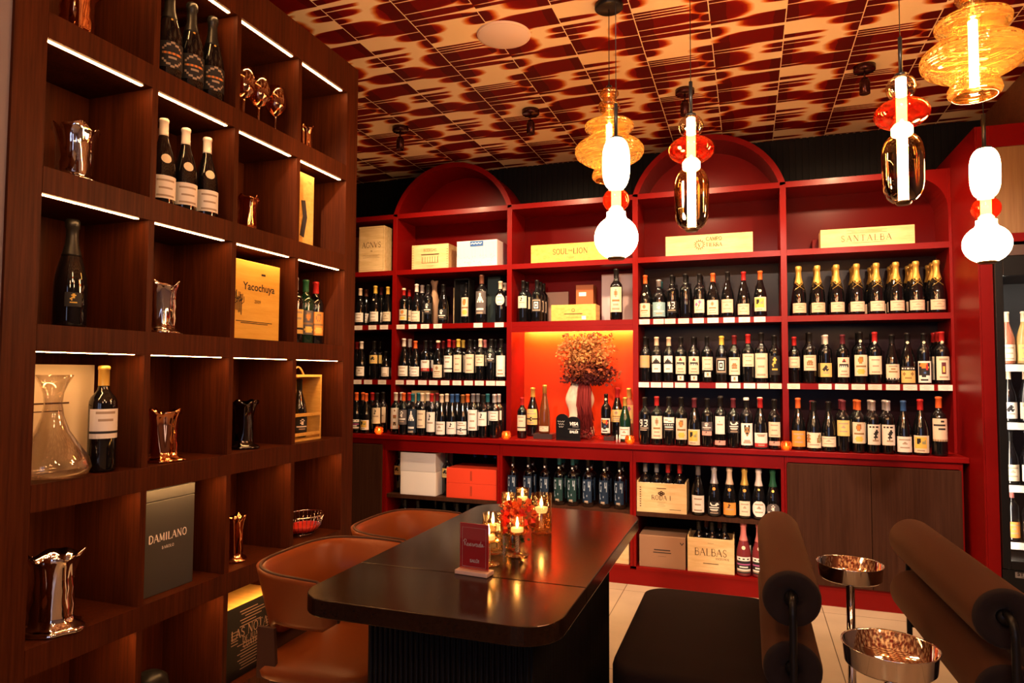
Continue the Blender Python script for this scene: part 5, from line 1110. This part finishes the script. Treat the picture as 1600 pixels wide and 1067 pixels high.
obj('rope_handle', MB().tube([(-.04+.08*i/10, 0, hb+.034*math.sin(PI*i/10)) for i in range(11)], .004, 6), mat('rope', (.55,.35,.14), .8), t)
bottle(-1.862, (yA+yB)/2+.015, flr(3)+.0115, 'bgy', 'black', 'black', 'medal', text='black bottle standing inside the open presentation box', sc=.86, rz=RZB)
decanter(-1.862, (yA+yB)/2-.056, flr(3)+.125, 'small tinted glass decanter hanging inside the open presentation box', .40, M_WINEGL) if False else None
# wine glasses with tinted metallic bowls
gp = [(.0001,.002),(.030,.002),(.034,.0035),(.010,.006),(.0042,.012),(.0036,.08),(.006,.092),(.024,.102),(.038,.122),(.041,.145),(.037,.175),(.031,.205)]
for i, y in enumerate(ys_in(2, (382, 404, 434), 150, -1.835, [.0425]*3)):
    x = -1.835
    o = obj('wine_glass', MB().lathe([(a*1.02, b*1.05) for a, b in gp]+[(a*.96*1.02, b*1.05) for a, b in gp[:6:-1]], 28, caps=False), M_WINEGL, loc=(x, y, flr(0)+.0006), fix=False)
    tag(o, 'tinted stemmed wine glass in the top row of the bookcase, %s' % ['farthest left','middle of three','rightmost of three'][i], 'wine glass', 'wine glasses in the bookcase')
# wire bowl with red contents
yb2 = yat(482, 838, -1.87); t = thing('wire_bowl', 'oval wire bowl lined with red on the lower right shelf of the bookcase', 'bowl', (-1.87, min(yb2, 2.53), flr(4)+.0008), .0)
def ell(a, ry, rx, z): return (rx*math.cos(a), ry*math.sin(a), z)
mb = MB()
for (ry, rx, z) in ((.105,.082,.085),(.055,.045,.004)): mb.tube([ell(2*PI*i/32, ry, rx, z) for i in range(32)], .0028, 6, closed=True)
for i in range(30):
    a = 2*PI*i/30; mb.tube([ell(a, .055, .045, .004), ell(a, .088, .070, .035), ell(a, .105, .082, .085)], .0013, 4)
obj('wire_cage', mb, M_CHROME, t, fix=False)
mb = MB(); mb.lathe([(.0001,.008),(.04,.008),(.06,.022),(.068,.040),(.064,.040),(.05,.024),(.0001,.018)], 24, caps=False); o = obj('red_dish', mb, mat('red_dish', (.55,.03,.02), .3), t); o.scale = (1, 1.25, 1)
t = obj('dark_jar', MB().lathe([(.03,0),(.05,.01),(.06,.06),(.062,.10),(.05,.15),(.03,.165),(.0001,.17)], 24), M_BLACK, loc=(-1.83, 1.70, flr(5)+.0008)); tag(t, 'round black jar in the bottom row of the bookcase, second column', 'jar')

# ------------------------------------------------------------------ table
TX0, TX1, TY0, TY1, TZ = -1.112, -.415, 1.462, 2.79, .75
tb = thing('dining_table', 'dark oak table with rounded corners and fluted base in the centre', 'table', ((TX0+TX1)/2, (TY0+TY1)/2, 0))
def rrect(hx, hy, r, n=10):
    out = []
    for cx2, cy2, a0 in ((hx-r, hy-r, 0), (-hx+r, hy-r, PI/2), (-hx+r, -hy+r, PI), (hx-r, -hy+r, 1.5*PI)):
        out += [(cx2+r*math.cos(a0+PI/2*i/n), cy2+r*math.sin(a0+PI/2*i/n)) for i in range(n+1)]
    return out
hx, hy = (TX1-TX0)/2, (TY1-TY0)/2
# two leaves meeting in a fine seam
seam = 1.79-(TY0+TY1)/2
def half_poly(front):
    pts = [p for p in rrect(hx, hy, .10) if (p[1] < seam) == front]
    if front: pts = sorted(pts, key=lambda p: math.atan2(p[0], -(p[1]-seam)) ); return [(-hx, seam-.0008)]+pts+[(hx, seam-.0008)]
    pts = sorted(pts, key=lambda p: math.atan2(p[0], (p[1]-seam))); return [(-hx, seam+.0008)]+pts+[(hx, seam+.0008)]
for k, f in enumerate((True, False)):
    obj('tabletop', MB().prism(half_poly(f), TZ-.045, TZ), M_OAK, tb, bevel=.003)
mb = MB(); x0, x1, y0, y1 = -1.0, -.53, 1.66, 2.66; cxm, cym = (TX0+TX1)/2, (TY0+TY1)/2
mb.box(x0-cxm, x1-cxm, y0-cym, y1-cym, .0, TZ-.0455)
n = 30
for i in range(n):
    a = x0+(x1-x0)*(i+.5)/n-cxm
    mb.tube([(a, y0-cym-.001, .003), (a, y0-cym-.001, TZ-.047)], .0062, 6); mb.tube([(a, y1-cym+.001, .003), (a, y1-cym+.001, TZ-.047)], .0062, 6)
n = 62
for i in range(n):
    a = y0+(y1-y0)*(i+.5)/n-cym
    for xx in (x0-.001, x1+.001): mb.tube([(xx-cxm, a, .003), (xx-cxm, a, TZ-.047)], .0062, 6)
obj('fluted_pedestal', mb, M_FLUTE, tb)
# ------------------------------------------------------------------ things on the table
zt = TZ+.0008
t = thing('reserved_sign', 'red RESERVADA card in a clear acrylic holder on the table', 'sign', (*P(741, 897, z=TZ)[:2], zt), -.10)
obj('base', MB().box(-.052, .052, -.022, .022, 0, .012), mat('frosted_acrylic', (.75,.5,.4), .15, coat=.5), t, bevel=.0015)
obj('acrylic_front', MB().box(-.046, .046, -.0042, -.0030, .0122, .142), M_CLEAR, t, fix=False)
c = obj('card', MB().box(-.0455, .0455, -.0025, .0010, .0122, .1415), mat('crimson_card', (.62,.008,.02), .35, coat=.4), t)
mb = MB(); T = lambda a, b: (a, -.0029, b)
frame2d(mb, T, -.038, .038, .020, .130, .0007)
scr = [[(-.0318,.094),(-.0305,.078)],[(-.0345,.089),(-.031,.0955),(-.0255,.095),(-.026,.0885),(-.0310,.0865),(-.0275,.083),(-.0240,.0785),(-.0215,.080),(-.0190,.084),(-.0205,.086),(-.0220,.083),(-.0205,.0785),(-.0175,.0785),(-.0150,.0845),(-.0140,.080),(-.0155,.0785),(-.0120,.080),(-.0100,.0845),(-.0115,.086),(-.0125,.082),(-.0105,.0785),(-.0075,.0800),(-.0060,.0855),(-.0040,.0845),(-.0035,.0785),(-.0015,.0790),(.0005,.0855),(.0015,.079),(.0045,.0860),(.0070,.0845),(.0105,.0855),(.0070,.0855),(.0065,.0795),(.0095,.0785),(.0115,.0860),(.0118,.0790),(.0150,.0800),(.0195,.0855),(.0160,.0855),(.0155,.0795),(.0190,.0790),(.0225,.0940),(.0205,.0800),(.0235,.0790),(.0275,.0855),(.0240,.0850),(.0240,.0795),(.0270,.0795),(.0285,.0855),(.0285,.0795),(.0330,.0815)]]
def smooth_line(pts, k=4):
    out = []
    for i in range(len(pts)-1):
        p0 = pts[max(i-1,0)]; p1 = pts[i]; p2 = pts[i+1]; p3 = pts[min(i+2,len(pts)-1)]
        for j in range(k):
            t_ = j/k; out.append(tuple(.5*((2*p1[d])+(-p0[d]+p2[d])*t_+(2*p0[d]-5*p1[d]+4*p2[d]-p3[d])*t_*t_+(-p0[d]+3*p1[d]-3*p2[d]+p3[d])*t_**3) for d in (0,1)))
    return out+[pts[-1]]
for s_ in scr: ribbon(mb, smooth_line(s_), .0015, T)
font_text(mb, 'SALÚ!', .0115, off(T, .002, .033), bold=.0005)
obj('lettering', mb, mat('pink_print', (.95,.80,.76), .5), c, fix=False)
def flame(parent, z, s=1):
    obj('flame', MB().lathe([(.0004,z),(.0042*s,z+.006*s),(.0046*s,z+.012*s),(.0026*s,z+.022*s),(.0003,z+.032*s)], 10), M_FLAME, parent)
def stem_candle(px, py, label, hs=.062, r=.024):
    x, y, _ = P(px, py, z=TZ); t = thing('candle_holder', label, 'candle holder', (x, y, zt), 0, 'twisted stem candle holders on the table')
    obj('foot', MB().lathe([(.0001,.001),(.034,.001),(.0345,.003),(.012,.006),(.006,.010)], 28, caps=False), M_AMBCL, t, fix=False)
    mb = MB(); nn = 26
    for q in range(3): mb.tube([(.0042*math.cos(i*.62+q*2.09), .0042*math.sin(i*.62+q*2.09), .009+(hs-.006)*i/nn) for i in range(nn+1)], .0026, 6)
    obj('twisted_stem', mb, mat('twisted_glass', (.45,.33,.22), .08, spec=.9), t)
    z = hs+.006
    obj('dish', MB().lathe([(.0001,z),(.030,z),(.036,z+.004),(.0365,z+.006),(.030,z+.003),(.0001,z+.002)], 28, caps=False), M_AMBCL, t, fix=False)
    obj('cup', MB().lathe([(.0001,z+.004),(r,z+.004),(r+.001,z+.050),(r-.001,z+.050),(r-.0015,z+.006)], 28, caps=False), M_AMBCL, t, fix=False)
    c = obj('candle', MB().lathe([(.0001,z+.0065),(.0195,z+.0065),(.0195,z+.018),(.0001,z+.0175)], 20), M_WAX, t); flame(c, z+.019)
    return t
stem_candle(763, 882, 'twisted-stem candle holder right behind the red sign', .062)
stem_candle(808, 868, 'twisted-stem candle holder in the middle, before the red flowers', .062)
stem_candle(816, 822, 'twisted-stem candle holder farthest back on the table', .085)
stem_candle(794, 832, 'twisted-stem candle holder half hidden by the red flowers', .085)
def cylinder_candle(px, py, label, r=.033, h=.125, lvl=.082, pil=False):
    x, y, _ = P(px, py, z=TZ); t = thing('floating_candle_glass', label, 'candle glass', (x, y, zt), 0, 'glass cylinders with floating candles')
    obj('glass_cylinder', MB().lathe([(.0001,.001),(r-.003,.001),(r,.005),(r,h),(r-.002,h),(r-.002,.010),(.0001,.008)], 32, caps=False), M_AMBCL, t, fix=False)
    obj('water_surface', MB().lathe([(.0001,lvl),(r-.0025,lvl)], 28, caps=False), thin_glass('water', (.95,.92,.88,1), (1,1,1,1), .12) if 'water' not in MATS else MATS['water'], t, fix=False)
    c = obj('candle', MB().lathe([(.0001,lvl-.012),(.018,lvl-.011),(.0225,lvl+.004),(.0225,lvl+.008),(.0001,lvl+.009)], 22), M_WAX, t); flame(c, lvl+.010, 1.1)
cylinder_candle(770, 864, 'glass cylinder with floating candle behind the red sign')
cylinder_candle(846, 832, 'tall glass cylinder with floating candle, right side of the table', .037, .138, .082)
x, y, _ = P(801, 857, z=TZ)
t = thing('flower_vase', 'small glass vase of red and orange flowers amid the candles', 'flowers', (x, y, zt))
obj('vase', MB().lathe([(.0001,.001),(.022,.001),(.026,.01),(.027,.045),(.020,.065),(.018,.065),(.024,.045),(.0001,.006)], 24, caps=False), M_AMBCL, t, fix=False)
random.seed(21)
mb = MB(); mbl = MB(); mbf = [MB(), MB()]
for i in range(16):
    e = (random.uniform(-.022,.060), random.uniform(-.03,.035), random.uniform(.075,.135)); mb.tube([(e[0]*.1, e[1]*.1, .012), (e[0]*.45, e[1]*.45, .06), e], .0012, 5)
    petals(mbf[i % 2], e, random.uniform(.020,.030), 16, 0)
for i in range(60): petals(mbl, (random.uniform(-.020,.035), random.uniform(-.025,.03), random.uniform(.015,.085)), .016, 1, 0)
obj('stems', mb, mat('stem_green', (.08,.14,.03), .6), t, fix=False); obj('leaves', mbl, mat('leaf_green', (.03,.07,.015), .5), t, fix=False)
obj('red_petals', mbf[0], mat('petal_red', (.60,.02,.01), .5), t, fix=False); obj('orange_petals', mbf[1], mat('petal_orange', (.75,.12,.02), .5), t, fix=False, label='orange petals')

# ------------------------------------------------------------------ leather chairs
def make_chair(label, x, y, rz=0):
    """seat faces +x; origin on the floor under the middle of the seat"""
    t = thing('dining_chair', label, 'chair', (x, y, 0), rz, 'tan leather chairs at the left side of the table')
    # seat pad
    mb = MB(); pl = [(px-.065, py) for px, py in rrect(.195, .222, .075)]; n = len(pl); vs = []
    for z, s in ((.425, .93), (.435, .985), (.452, 1.0), (.468, .97), (.476, .90), (.480, .70), (.481, .35)): vs += [((px+.065)*s-.065, py*s, z-.02) for px, py in pl]
    fs = [tuple(reversed(range(n)))]+[(j*n+i, j*n+(i+1) % n, (j+1)*n+(i+1) % n, (j+1)*n+i) for j in range(6) for i in range(n)]+[tuple(range(6*n, 7*n))]
    mb.add(vs, fs, 0, True); obj('seat', mb, M_LEATH, t)
    obj('seat_frame', MB().prism([(px*.9-.065, py*.9) for px, py in rrect(.19, .215, .07)], .385, .404), M_LEATHD, t)
    # wrap round back
    def path(u):      # u -1..1 from one arm to the other; superellipse plan
        a = PI+u*PI*.53; c, s_ = math.cos(a), math.sin(a); e = .62
        return (math.copysign(abs(c)**e, c)*.265-.02, math.copysign(abs(s_)**e, s_)*.240)
    nu, nv = 40, 10; out = []; inn = []
    for i in range(nu+1):
        u = -1+2*i/nu; px_, py_ = path(u); q = path(min(u+.01, 1)); q0 = path(max(u-.01, -1)); tx, ty = q[0]-q0[0], q[1]-q0[1]; l = math.hypot(tx, ty); nx, ny = -ty/l, tx/l
        if nx*px_+ny*py_ > 0: nx, ny = -nx, -ny   # towards the inside
        b = abs(u); ztop = .732-.006*max(0, b-.45)/.55; zbot = .50+.07*min(1, b/.6)**2
        if b > .93: d = (b-.93)/.07; ztop -= .03*d*d; zbot += .03*d*d
        for j in range(nv+1):
            v = j/nv; z = zbot+(ztop-zbot)*v; lean = .045*(v-.6); th = .013+.010*math.sin(PI*min(1, v*1.0))
            out.append((px_-nx*lean, py_-ny*lean, z)); inn.append((px_-nx*lean+nx*th*2, py_-ny*lean+ny*th*2, z-.002*j/nv))
    mb = MB(); w = nv+1; fs = []
    N_ = len(out)
    for i in range(nu):
        for j in range(nv):
            a = i*w+j; fs.append((a, a+1, a+w+1, a+w))
    fi = [tuple(N_+k for k in reversed(f)) for f in fs]
    ed = []
    for i in range(nu):
        a = i*w+nv; ed.append((a, N_+a, N_+a+w, a+w)); a = i*w; ed.append((a, a+w, N_+a+w, N_+a))
    for j in range(nv): ed.append((j, N_+j, N_+j+1, j+1)); a = nu*w+j; ed.append((a, a+1, N_+a+1, N_+a))
    mb.add(out+inn, fs+fi+ed, 0, True); bk_ = obj('backrest', mb, M_LEATH, t)
    top = [Vector(out[i*w+nv])*.5+Vector(inn[i*w+nv])*.5+Vector((0,0,.001)) for i in range(nu+1)]
    e1 = [Vector(out[j])*.5+Vector(inn[j])*.5 for j in range(nv)]; e2 = [Vector(out[nu*w+j])*.5+Vector(inn[nu*w+j])*.5 for j in range(nv)][::-1]
    obj('piping', MB().tube(e1+top+e2, .0052, 6), M_LEATHD, bk_)
    mb = MB()
    for s_ in (-1, 1): mb.prism([(-.235, .41), (-.165, .41), (-.175, .56), (-.235, .56)], s_*.205-.006, s_*.205+.006, axis='y')
    mb.prism([(-.12, .42), (.12, .42), (.14, .56), (-.14, .56)], -.255, -.242, axis='x')
    obj('back_support', mb, M_LEATHD, t)
    for sx in (-1, 1):
        for sy_ in (-1, 1): obj('leg', MB().tube([(-.065+sx*.13, sy_*.16, .384), (-.065+sx*.165, sy_*.185, .0)], [.014, .010], 10), M_BLACK, t)
    return t
make_chair('nearer tan leather chair with wrap-round back, tucked under the table', -1.165, 1.895, 0)
make_chair('farther tan leather chair with wrap-round back, behind the nearer one', -1.165, 2.414, 0)

# ------------------------------------------------------------------ benches with bolster backs
def make_bench(label, x, y, rz, side):
    """bolsters run along y from 0 to .9 over x=0; the seat lies on the given side"""
    t = thing('bolster_bench', label, 'bench', (x, y, 0), rz, 'brown benches with bolster backs')
    s = side
    mb = MB(); pl = [(s*.275+px, .40+py) for px, py in rrect(.255, .43, .09)]; n = len(pl); cx2, cy2 = s*.275, .40; vs = []
    for z, q in ((.335,.97),(.345,1.0),(.400,1.0),(.414,.985),(.420,.95),(.422,.6)): vs += [(cx2+(a-cx2)*q, cy2+(b-cy2)*q, z) for a, b in pl]
    fs = [tuple(reversed(range(n)))]+[(j*n+i, j*n+(i+1) % n, (j+1)*n+(i+1) % n, (j+1)*n+i) for j in range(5) for i in range(n)]+[tuple(range(5*n, 6*n))]
    mb.add(vs, fs, 0, True); obj('seat', mb, M_SEAT, t)
    for k, z in enumerate((BZ1, BZ2)):
        Rb = .082; L_ = .92
        mb = MB(); pr = [(Rb*.975, .012), (Rb, .03), (Rb, L_-.03), (Rb*.975, L_-.012)]
        mb.lathe([(a, b) for a, b in pr], 36, caps=False)
        mb.v = [(a, c, b) for a, b, c in mb.v]
        o = obj('bolster', mb, M_BOLST, t); o.location = (0, 0, z)
        for e in (0, 1):
            mb = MB(); pr = [(.018,.030),(.030,.012),(.050,.001),(.068,.000),(.077,.004),(Rb*.975,.012)]
            mb.lathe(pr, 36, caps=False); mb.v = [(a, (c if e == 0 else L_-c), b) for a, b, c in mb.v]
            ec = obj('end_cushion', mb, M_BOLEND, o)
            mb = MB().lathe([(.0001,.010),(.019,.010),(.019,.034)], 16, caps=False); mb.v = [(a, (c if e == 0 else L_-c), b) for a, b, c in mb.v]
            obj('plug', mb, M_BLACK, ec)
    for e in (0, 1):
        y0, sg = (0.02, -1) if e == 0 else (.90, 1)
        pts = [(0, y0, BZ1+.012), (0, y0+sg*.03, BZ1+.012), (0, y0+sg*.052, BZ1+.004), (0, y0+sg*.064, BZ1-.022), (0, y0+sg*.066, BZ1-.06), (0, y0+sg*.066, .35), (0, y0+sg*.066, .0)]
        fr_ = obj('tube_frame', MB().tube(smooth3(pts), .0105, 12), M_BLACK, t)
        obj('spigot', MB().tube([(0, y0, BZ2), (0, y0+sg*.066, BZ2)], .009, 10), M_BLACK, fr_)
        obj('leg', MB().tube([(s*.50, y0-sg*.12, .34), (s*.50, y0-sg*.12, 0)], .011, 10), M_BLACK, t)
        obj('cross_bar', MB().tube([(0, y0+sg*.066, .325), (s*.50, y0-sg*.12, .325)], .009, 8), M_BLACK, t)
    return t
def smooth3(pts, k=5):
    out = []; pts = [Vector(p) for p in pts]
    for i in range(len(pts)-1):
        p0 = pts[max(i-1,0)]; p1 = pts[i]; p2 = pts[i+1]; p3 = pts[min(i+2,len(pts)-1)]
        for j in range(k):
            t_ = j/k; out.append(.5*((2*p1)+(-p0+p2)*t_+(2*p0-5*p1+4*p2-p3)*t_*t_+(-p0+3*p1-3*p2+p3)*t_**3))
    return out+[pts[-1]]
BZ1, BZ2 = .675, .475
make_bench('brown bench with two bolsters opposite the leather chairs, right of the table', .112, 2.12, 0, -1)
make_bench('brown bench with diagonal bolsters at the lower right corner, facing away', *P(1575, 975, z=.665)[:2], .045, 1)
# ------------------------------------------------------------------ chrome dish stands
def dish_stand(label, px, py, zr, r=.098):
    x, y, _ = P(px, py, z=zr)
    t = thing('dish_stand', label, 'stand', (x, y, 0), 0, 'chrome dish stands between the benches')
    H = .050
    obj('dish', MB().lathe([(.0001,zr-H),(r*.90,zr-H),(r*.96,zr-H+.006),(r,zr-.004),(r*1.035,zr),(r*1.035,zr+.002),(r*.985,zr),(r*.94,zr-H+.010),(.0001,zr-H+.006)], 48, caps=False), M_CHROME, t)
    obj('pole', MB().lathe([(.0001,.012),(.013,.012),(.013,zr-H-.0005),(.0001,zr-H-.0005)], 20, caps=False), M_CHROME, t)
    obj('base', MB().lathe([(.0001,0),(.13,0),(.13,.008),(.02,.012),(.0001,.012)], 40, caps=False), M_BLACK, t)
dish_stand('chrome dish on a pole, the farther of two between the benches', 1328, 880, .70)
dish_stand('chrome dish on a pole, the nearer of two between the benches', 1390, 1008, .705)

# ------------------------------------------------------------------ ceiling fittings
for i, (px, py) in enumerate(((627, 200), (828, 168), (1070, 140), (1352, 95))):
    x = SPOTX[i]; y = 3.76
    t = thing('ceiling_spotlight', ['black ceiling spotlight nearest the bookcase', 'black ceiling spotlight above the left arch', 'black ceiling spotlight behind the smoked glass pendant', 'black ceiling spotlight furthest right'][i], 'spotlight', (x, y, ZC-.0008), 0, 'black spotlights on the ceiling')
    M_SPT = mat('bronze_black_metal', (.05,.012,.010), .25, metal=.6)
    obj('ceiling_plate', MB().lathe([(.048,-.028),(.052,-.024),(.052,0)], 28), M_SPT, t)
    obj('arm', MB().tube([(0, 0, -.029), (0, 0, -.062)], .005, 8), M_SPT, t)
    o = obj('lamp_head', MB().lathe([(.006,0),(.018,-.006),(.0245,-.022),(.0250,-.085),(.022,-.086),(.020,-.07),(.0001,-.065)], 24, caps=False), M_SPT, t, loc=(0, 0, -.060)); 
t = thing('ceiling_speaker', 'round white flat speaker grille set into the patterned ceiling', 'speaker', (-1.055, 2.865, ZC-.0008))
obj('grille', MB().lathe([(.0001,-.011),(.112,-.011),(.118,-.008)], 48, caps=False), mat('pale_grille', (.72,.58,.52), .6), t); obj('rim', MB().lathe([(.1185,-.008),(.124,-.007),(.126,0)], 48, caps=False), mat('pale_rim', (.78,.60,.50), .5), t)

# ------------------------------------------------------------------ pendant lamps
def pendant_base(name, label, px, py, depth, top_px, grp, rod=.115):
    """empty at the lamp's lower end; returns it with the height of the cord above"""
    x, y, z = PD(px, py, depth)
    t = thing(name, label, 'pendant lamp', (x, y, z), 0, grp)
    return t, ZC-z
def cord(t, z0, zc, rod=.12, r=.0016, rr_=.0065):
    obj('rod', MB().tube([(0,0,z0), (0,0,z0+rod)], rr_, 10), M_BLACK, t)
    obj('cord', MB().tube([(0,0,z0+rod), (0,0,zc-.022)], r, 6), M_BLACK, t)
    obj('canopy', MB().lathe([(.055,zc-.022),(.060,zc-.018),(.060,zc-.0008)], 28), M_BLACK, t)
def prof_sphere(r, zc, sq=1., n=14, r0=0, r1=0):
    """profile of a (squashed) ball from bottom to top, trimmed to radius r0 below and r1 above"""
    a0 = -PI/2+(math.asin(min(1, r0/r)) if r0 else .001); a1 = PI/2-(math.asin(min(1, r1/r)) if r1 else .001)
    return [(r*math.cos(a0+(a1-a0)*i/n), zc+r*sq*math.sin(a0+(a1-a0)*i/n)) for i in range(n+1)]
def prof_caps(r, z0, z1, e=.42, n=8, r0=.02, r1=.02, top=1., bot=1.):
    h = z1-z0; out = []
    for i in range(n+1):
        a = PI/2*i/n; out.append((r0+(r*bot-r0)*math.sin(a), z0+h*e*(1-math.cos(a))*.75))
    for i in range(n+1):
        a = PI/2*(1-i/n); out.append((r1+(r*top-r1)*math.sin(a), z1-h*e*(1-math.cos(a))*.75))
    return out
def opal_pendant(label, px, py, depth, flat=1., s=1.):
    t, zc = pendant_base('opal_pendant', label, px, py, depth, 0, 'opal glass pendant lamps')
    R_ = .0745*s
    obj('bottom_cap', MB().lathe([(.026*s,-.004),(.030*s,0),(.030*s,.006)], 24), mat('dark_brass', (.12,.07,.03), .3, metal=.8), t)
    obj('globe', MB().lathe(prof_sphere(R_, R_*.96*flat, flat, 18, .028*s, .036*s), 36, caps=False), M_OPAL, t)
    z = R_*2*flat*.93
    obj('neck', MB().lathe([(.036*s,z),(.032*s,z+.008),(.032*s,z+.022),(.018*s,z+.024)], 24, caps=False), M_OPAL, t)
    zb = z+.024
    obj('glass_tube', MB().tube([(0,0,zb-.004), (0,0,zb+.082*s)], .0165*s, 18, caps=False), M_TUBE, t)
    obj('ruby_ball', MB().lathe(prof_sphere(.046*s, zb+.040*s, .92, 16, .017*s, .017*s), 32, caps=False), M_REDGL, t, fix=False)
    z2 = zb+.080*s
    obj('upper_glass', MB().lathe(prof_caps(.0465*s, z2, z2+.175*s, .5, 10, .020*s, .016*s), 32, caps=False), M_OPAL, t)
    z3 = z2+.175*s
    obj('top_cap', MB().lathe([(.024*s,z3-.008),(.024*s,z3+.003),(.008,z3+.006)], 20), M_BLACK, t)
    cord(t, z3+.004, zc)
    return t
opal_pendant('glowing opal pendant with round globe hanging over the table end', 963, 404, 2.30)
opal_pendant('glowing opal pendant with flattened globe at the right edge by the fridge', 1543, 410, 2.36, .92)
def smoke_pendant(label, px, py, depth, s=1.):
    t, zc = pendant_base('smoked_pendant', label, px, py, depth, 0, 'smoked and ruby glass pendant lamps')
    obj('bottom_cap', MB().lathe([(.020*s,-.006),(.024*s,0),(.024*s,.004)], 20), mat('dark_brass', (.12,.07,.03), .3, metal=.8), t)
    o = obj('smoked_glass', MB().lathe(prof_caps(.0635*s, .002, .222*s, .42, 10, .022*s, .024*s, top=.97, bot=.95), 40, caps=False), M_SMOKE, t, fix=False)
    z = .222*s
    obj('collar', MB().lathe([(.024*s,z-.004),(.031*s,z),(.031*s,z+.024*s),(.020*s,z+.028*s)], 24, caps=False), M_OPAL, t)
    zr = z+.024*s
    obj('ruby_glass', MB().lathe(prof_sphere(.082*s, zr+.046*s, .60, 18, .024*s, .022*s), 40, caps=False), M_REDGL, t, fix=False)
    z4 = zr+.092*s
    obj('smoked_ball', MB().lathe(prof_sphere(.045*s, z4+.040*s, .95, 16, .020*s, .012*s), 32, caps=False), M_SMOKE2, t, fix=False)
    obj('lit_tube', MB().tube([(0,0,.006), (0,0,z4+.070*s)], .0155*s, 18), M_TUBE, t)
    z5 = z4+.083*s
    obj('top_cap', MB().lathe([(.018*s,z5-.008),(.018*s,z5+.003),(.008,z5+.006)], 20), M_BLACK, t)
    cord(t, z5+.004, zc)
smoke_pendant('smoked glass pendant with ruby disc hanging before the right arch', 1081, 359, 2.42)
smoke_pendant('smoked glass pendant with ruby disc hanging left of the big amber lamp', 1412, 317, 2.16)
def amber_pendant(label, px, py, depth, s=1.):
    t, zc = pendant_base('amber_pendant', label, px, py, depth, 0, 'amber ribbed glass pendant lamps')
    pr = [(.060,0),(.068,.004),(.073,.014),(.070,.030),(.062,.045),(.066,.054),(.100,.072),(.133,.094),(.145,.118),(.140,.140),(.115,.162),(.080,.180),(.062,.188),(.072,.196),(.094,.208),(.103,.224),(.098,.240),(.070,.254),(.040,.264),(.030,.275),(.032,.286),(.044,.302),(.046,.318),(.036,.334),(.024,.342),(.030,.352),(.040,.364),(.038,.378),(.022,.390),(.008,.394)]
    def fine(p):
        q = []
        for i in range(len(p)-1):
            p0 = p[max(i-1,0)]; p1 = p[i]; p2 = p[i+1]; p3 = p[min(i+2,len(p)-1)]
            for j in range(3):
                u = j/3; q.append(tuple(.5*((2*p1[d])+(-p0[d]+p2[d])*u+(2*p0[d]-5*p1[d]+4*p2[d]-p3[d])*u*u+(-p0[d]+3*p1[d]-3*p2[d]+p3[d])*u**3) for d in (0,1)))
        return q+[p[-1]]
    obj('ribbed_glass', MB().lathe([(a*s, b*s) for a, b in fine(pr)], 48, caps=False), M_AMBER, t, fix=False)
    ri = obj('glass_lip', MB().tube([(.060*s*math.cos(2*PI*i/40), .060*s*math.sin(2*PI*i/40), 0) for i in range(40)], .0035, 6, closed=True), M_AMBER, t, fix=False)
    obj('lit_tube', MB().tube([(0,0,.030*s), (0,0,.235*s)], .0125*s, 16), M_TUBEA, t)
    obj('lamp_stem', MB().tube([(0,0,.236*s), (0,0,.40*s)], .006, 10), M_CHROME, t)
    z = .396*s
    obj('top_cap', MB().lathe([(.012,z-.004),(.012,z+.008)], 16), M_BLACK, t)
    cord(t, z+.008, zc, .02, .0018, .003)
amber_pendant('amber ribbed glass pendant hanging behind the opal lamp', 952, 281, 2.83)
amber_pendant('large amber ribbed glass pendant in the upper right corner', 1523, 150, 2.12, 1.03)

# opal pendants added unseen above and behind the camera to brighten the ceiling
def hang(fn, label, x, y, z, *a):
    global pendant_base
    keep = pendant_base
    def pb(name, lab, px, py, depth, top, grp):
        return thing(name, lab, 'pendant lamp', (x, y, z), 0, grp), ZC-z
    pendant_base = pb; fn(label, 0, 0, 0, *a); pendant_base = keep
for x, y, w in ((-.35, .75, 'left'), (.75, .75, 'right'), (.2, -.3, 'rear')):
    hang(opal_pendant, 'added opal pendant out of view behind the camera, %s one' % w, x, y, 2.05)
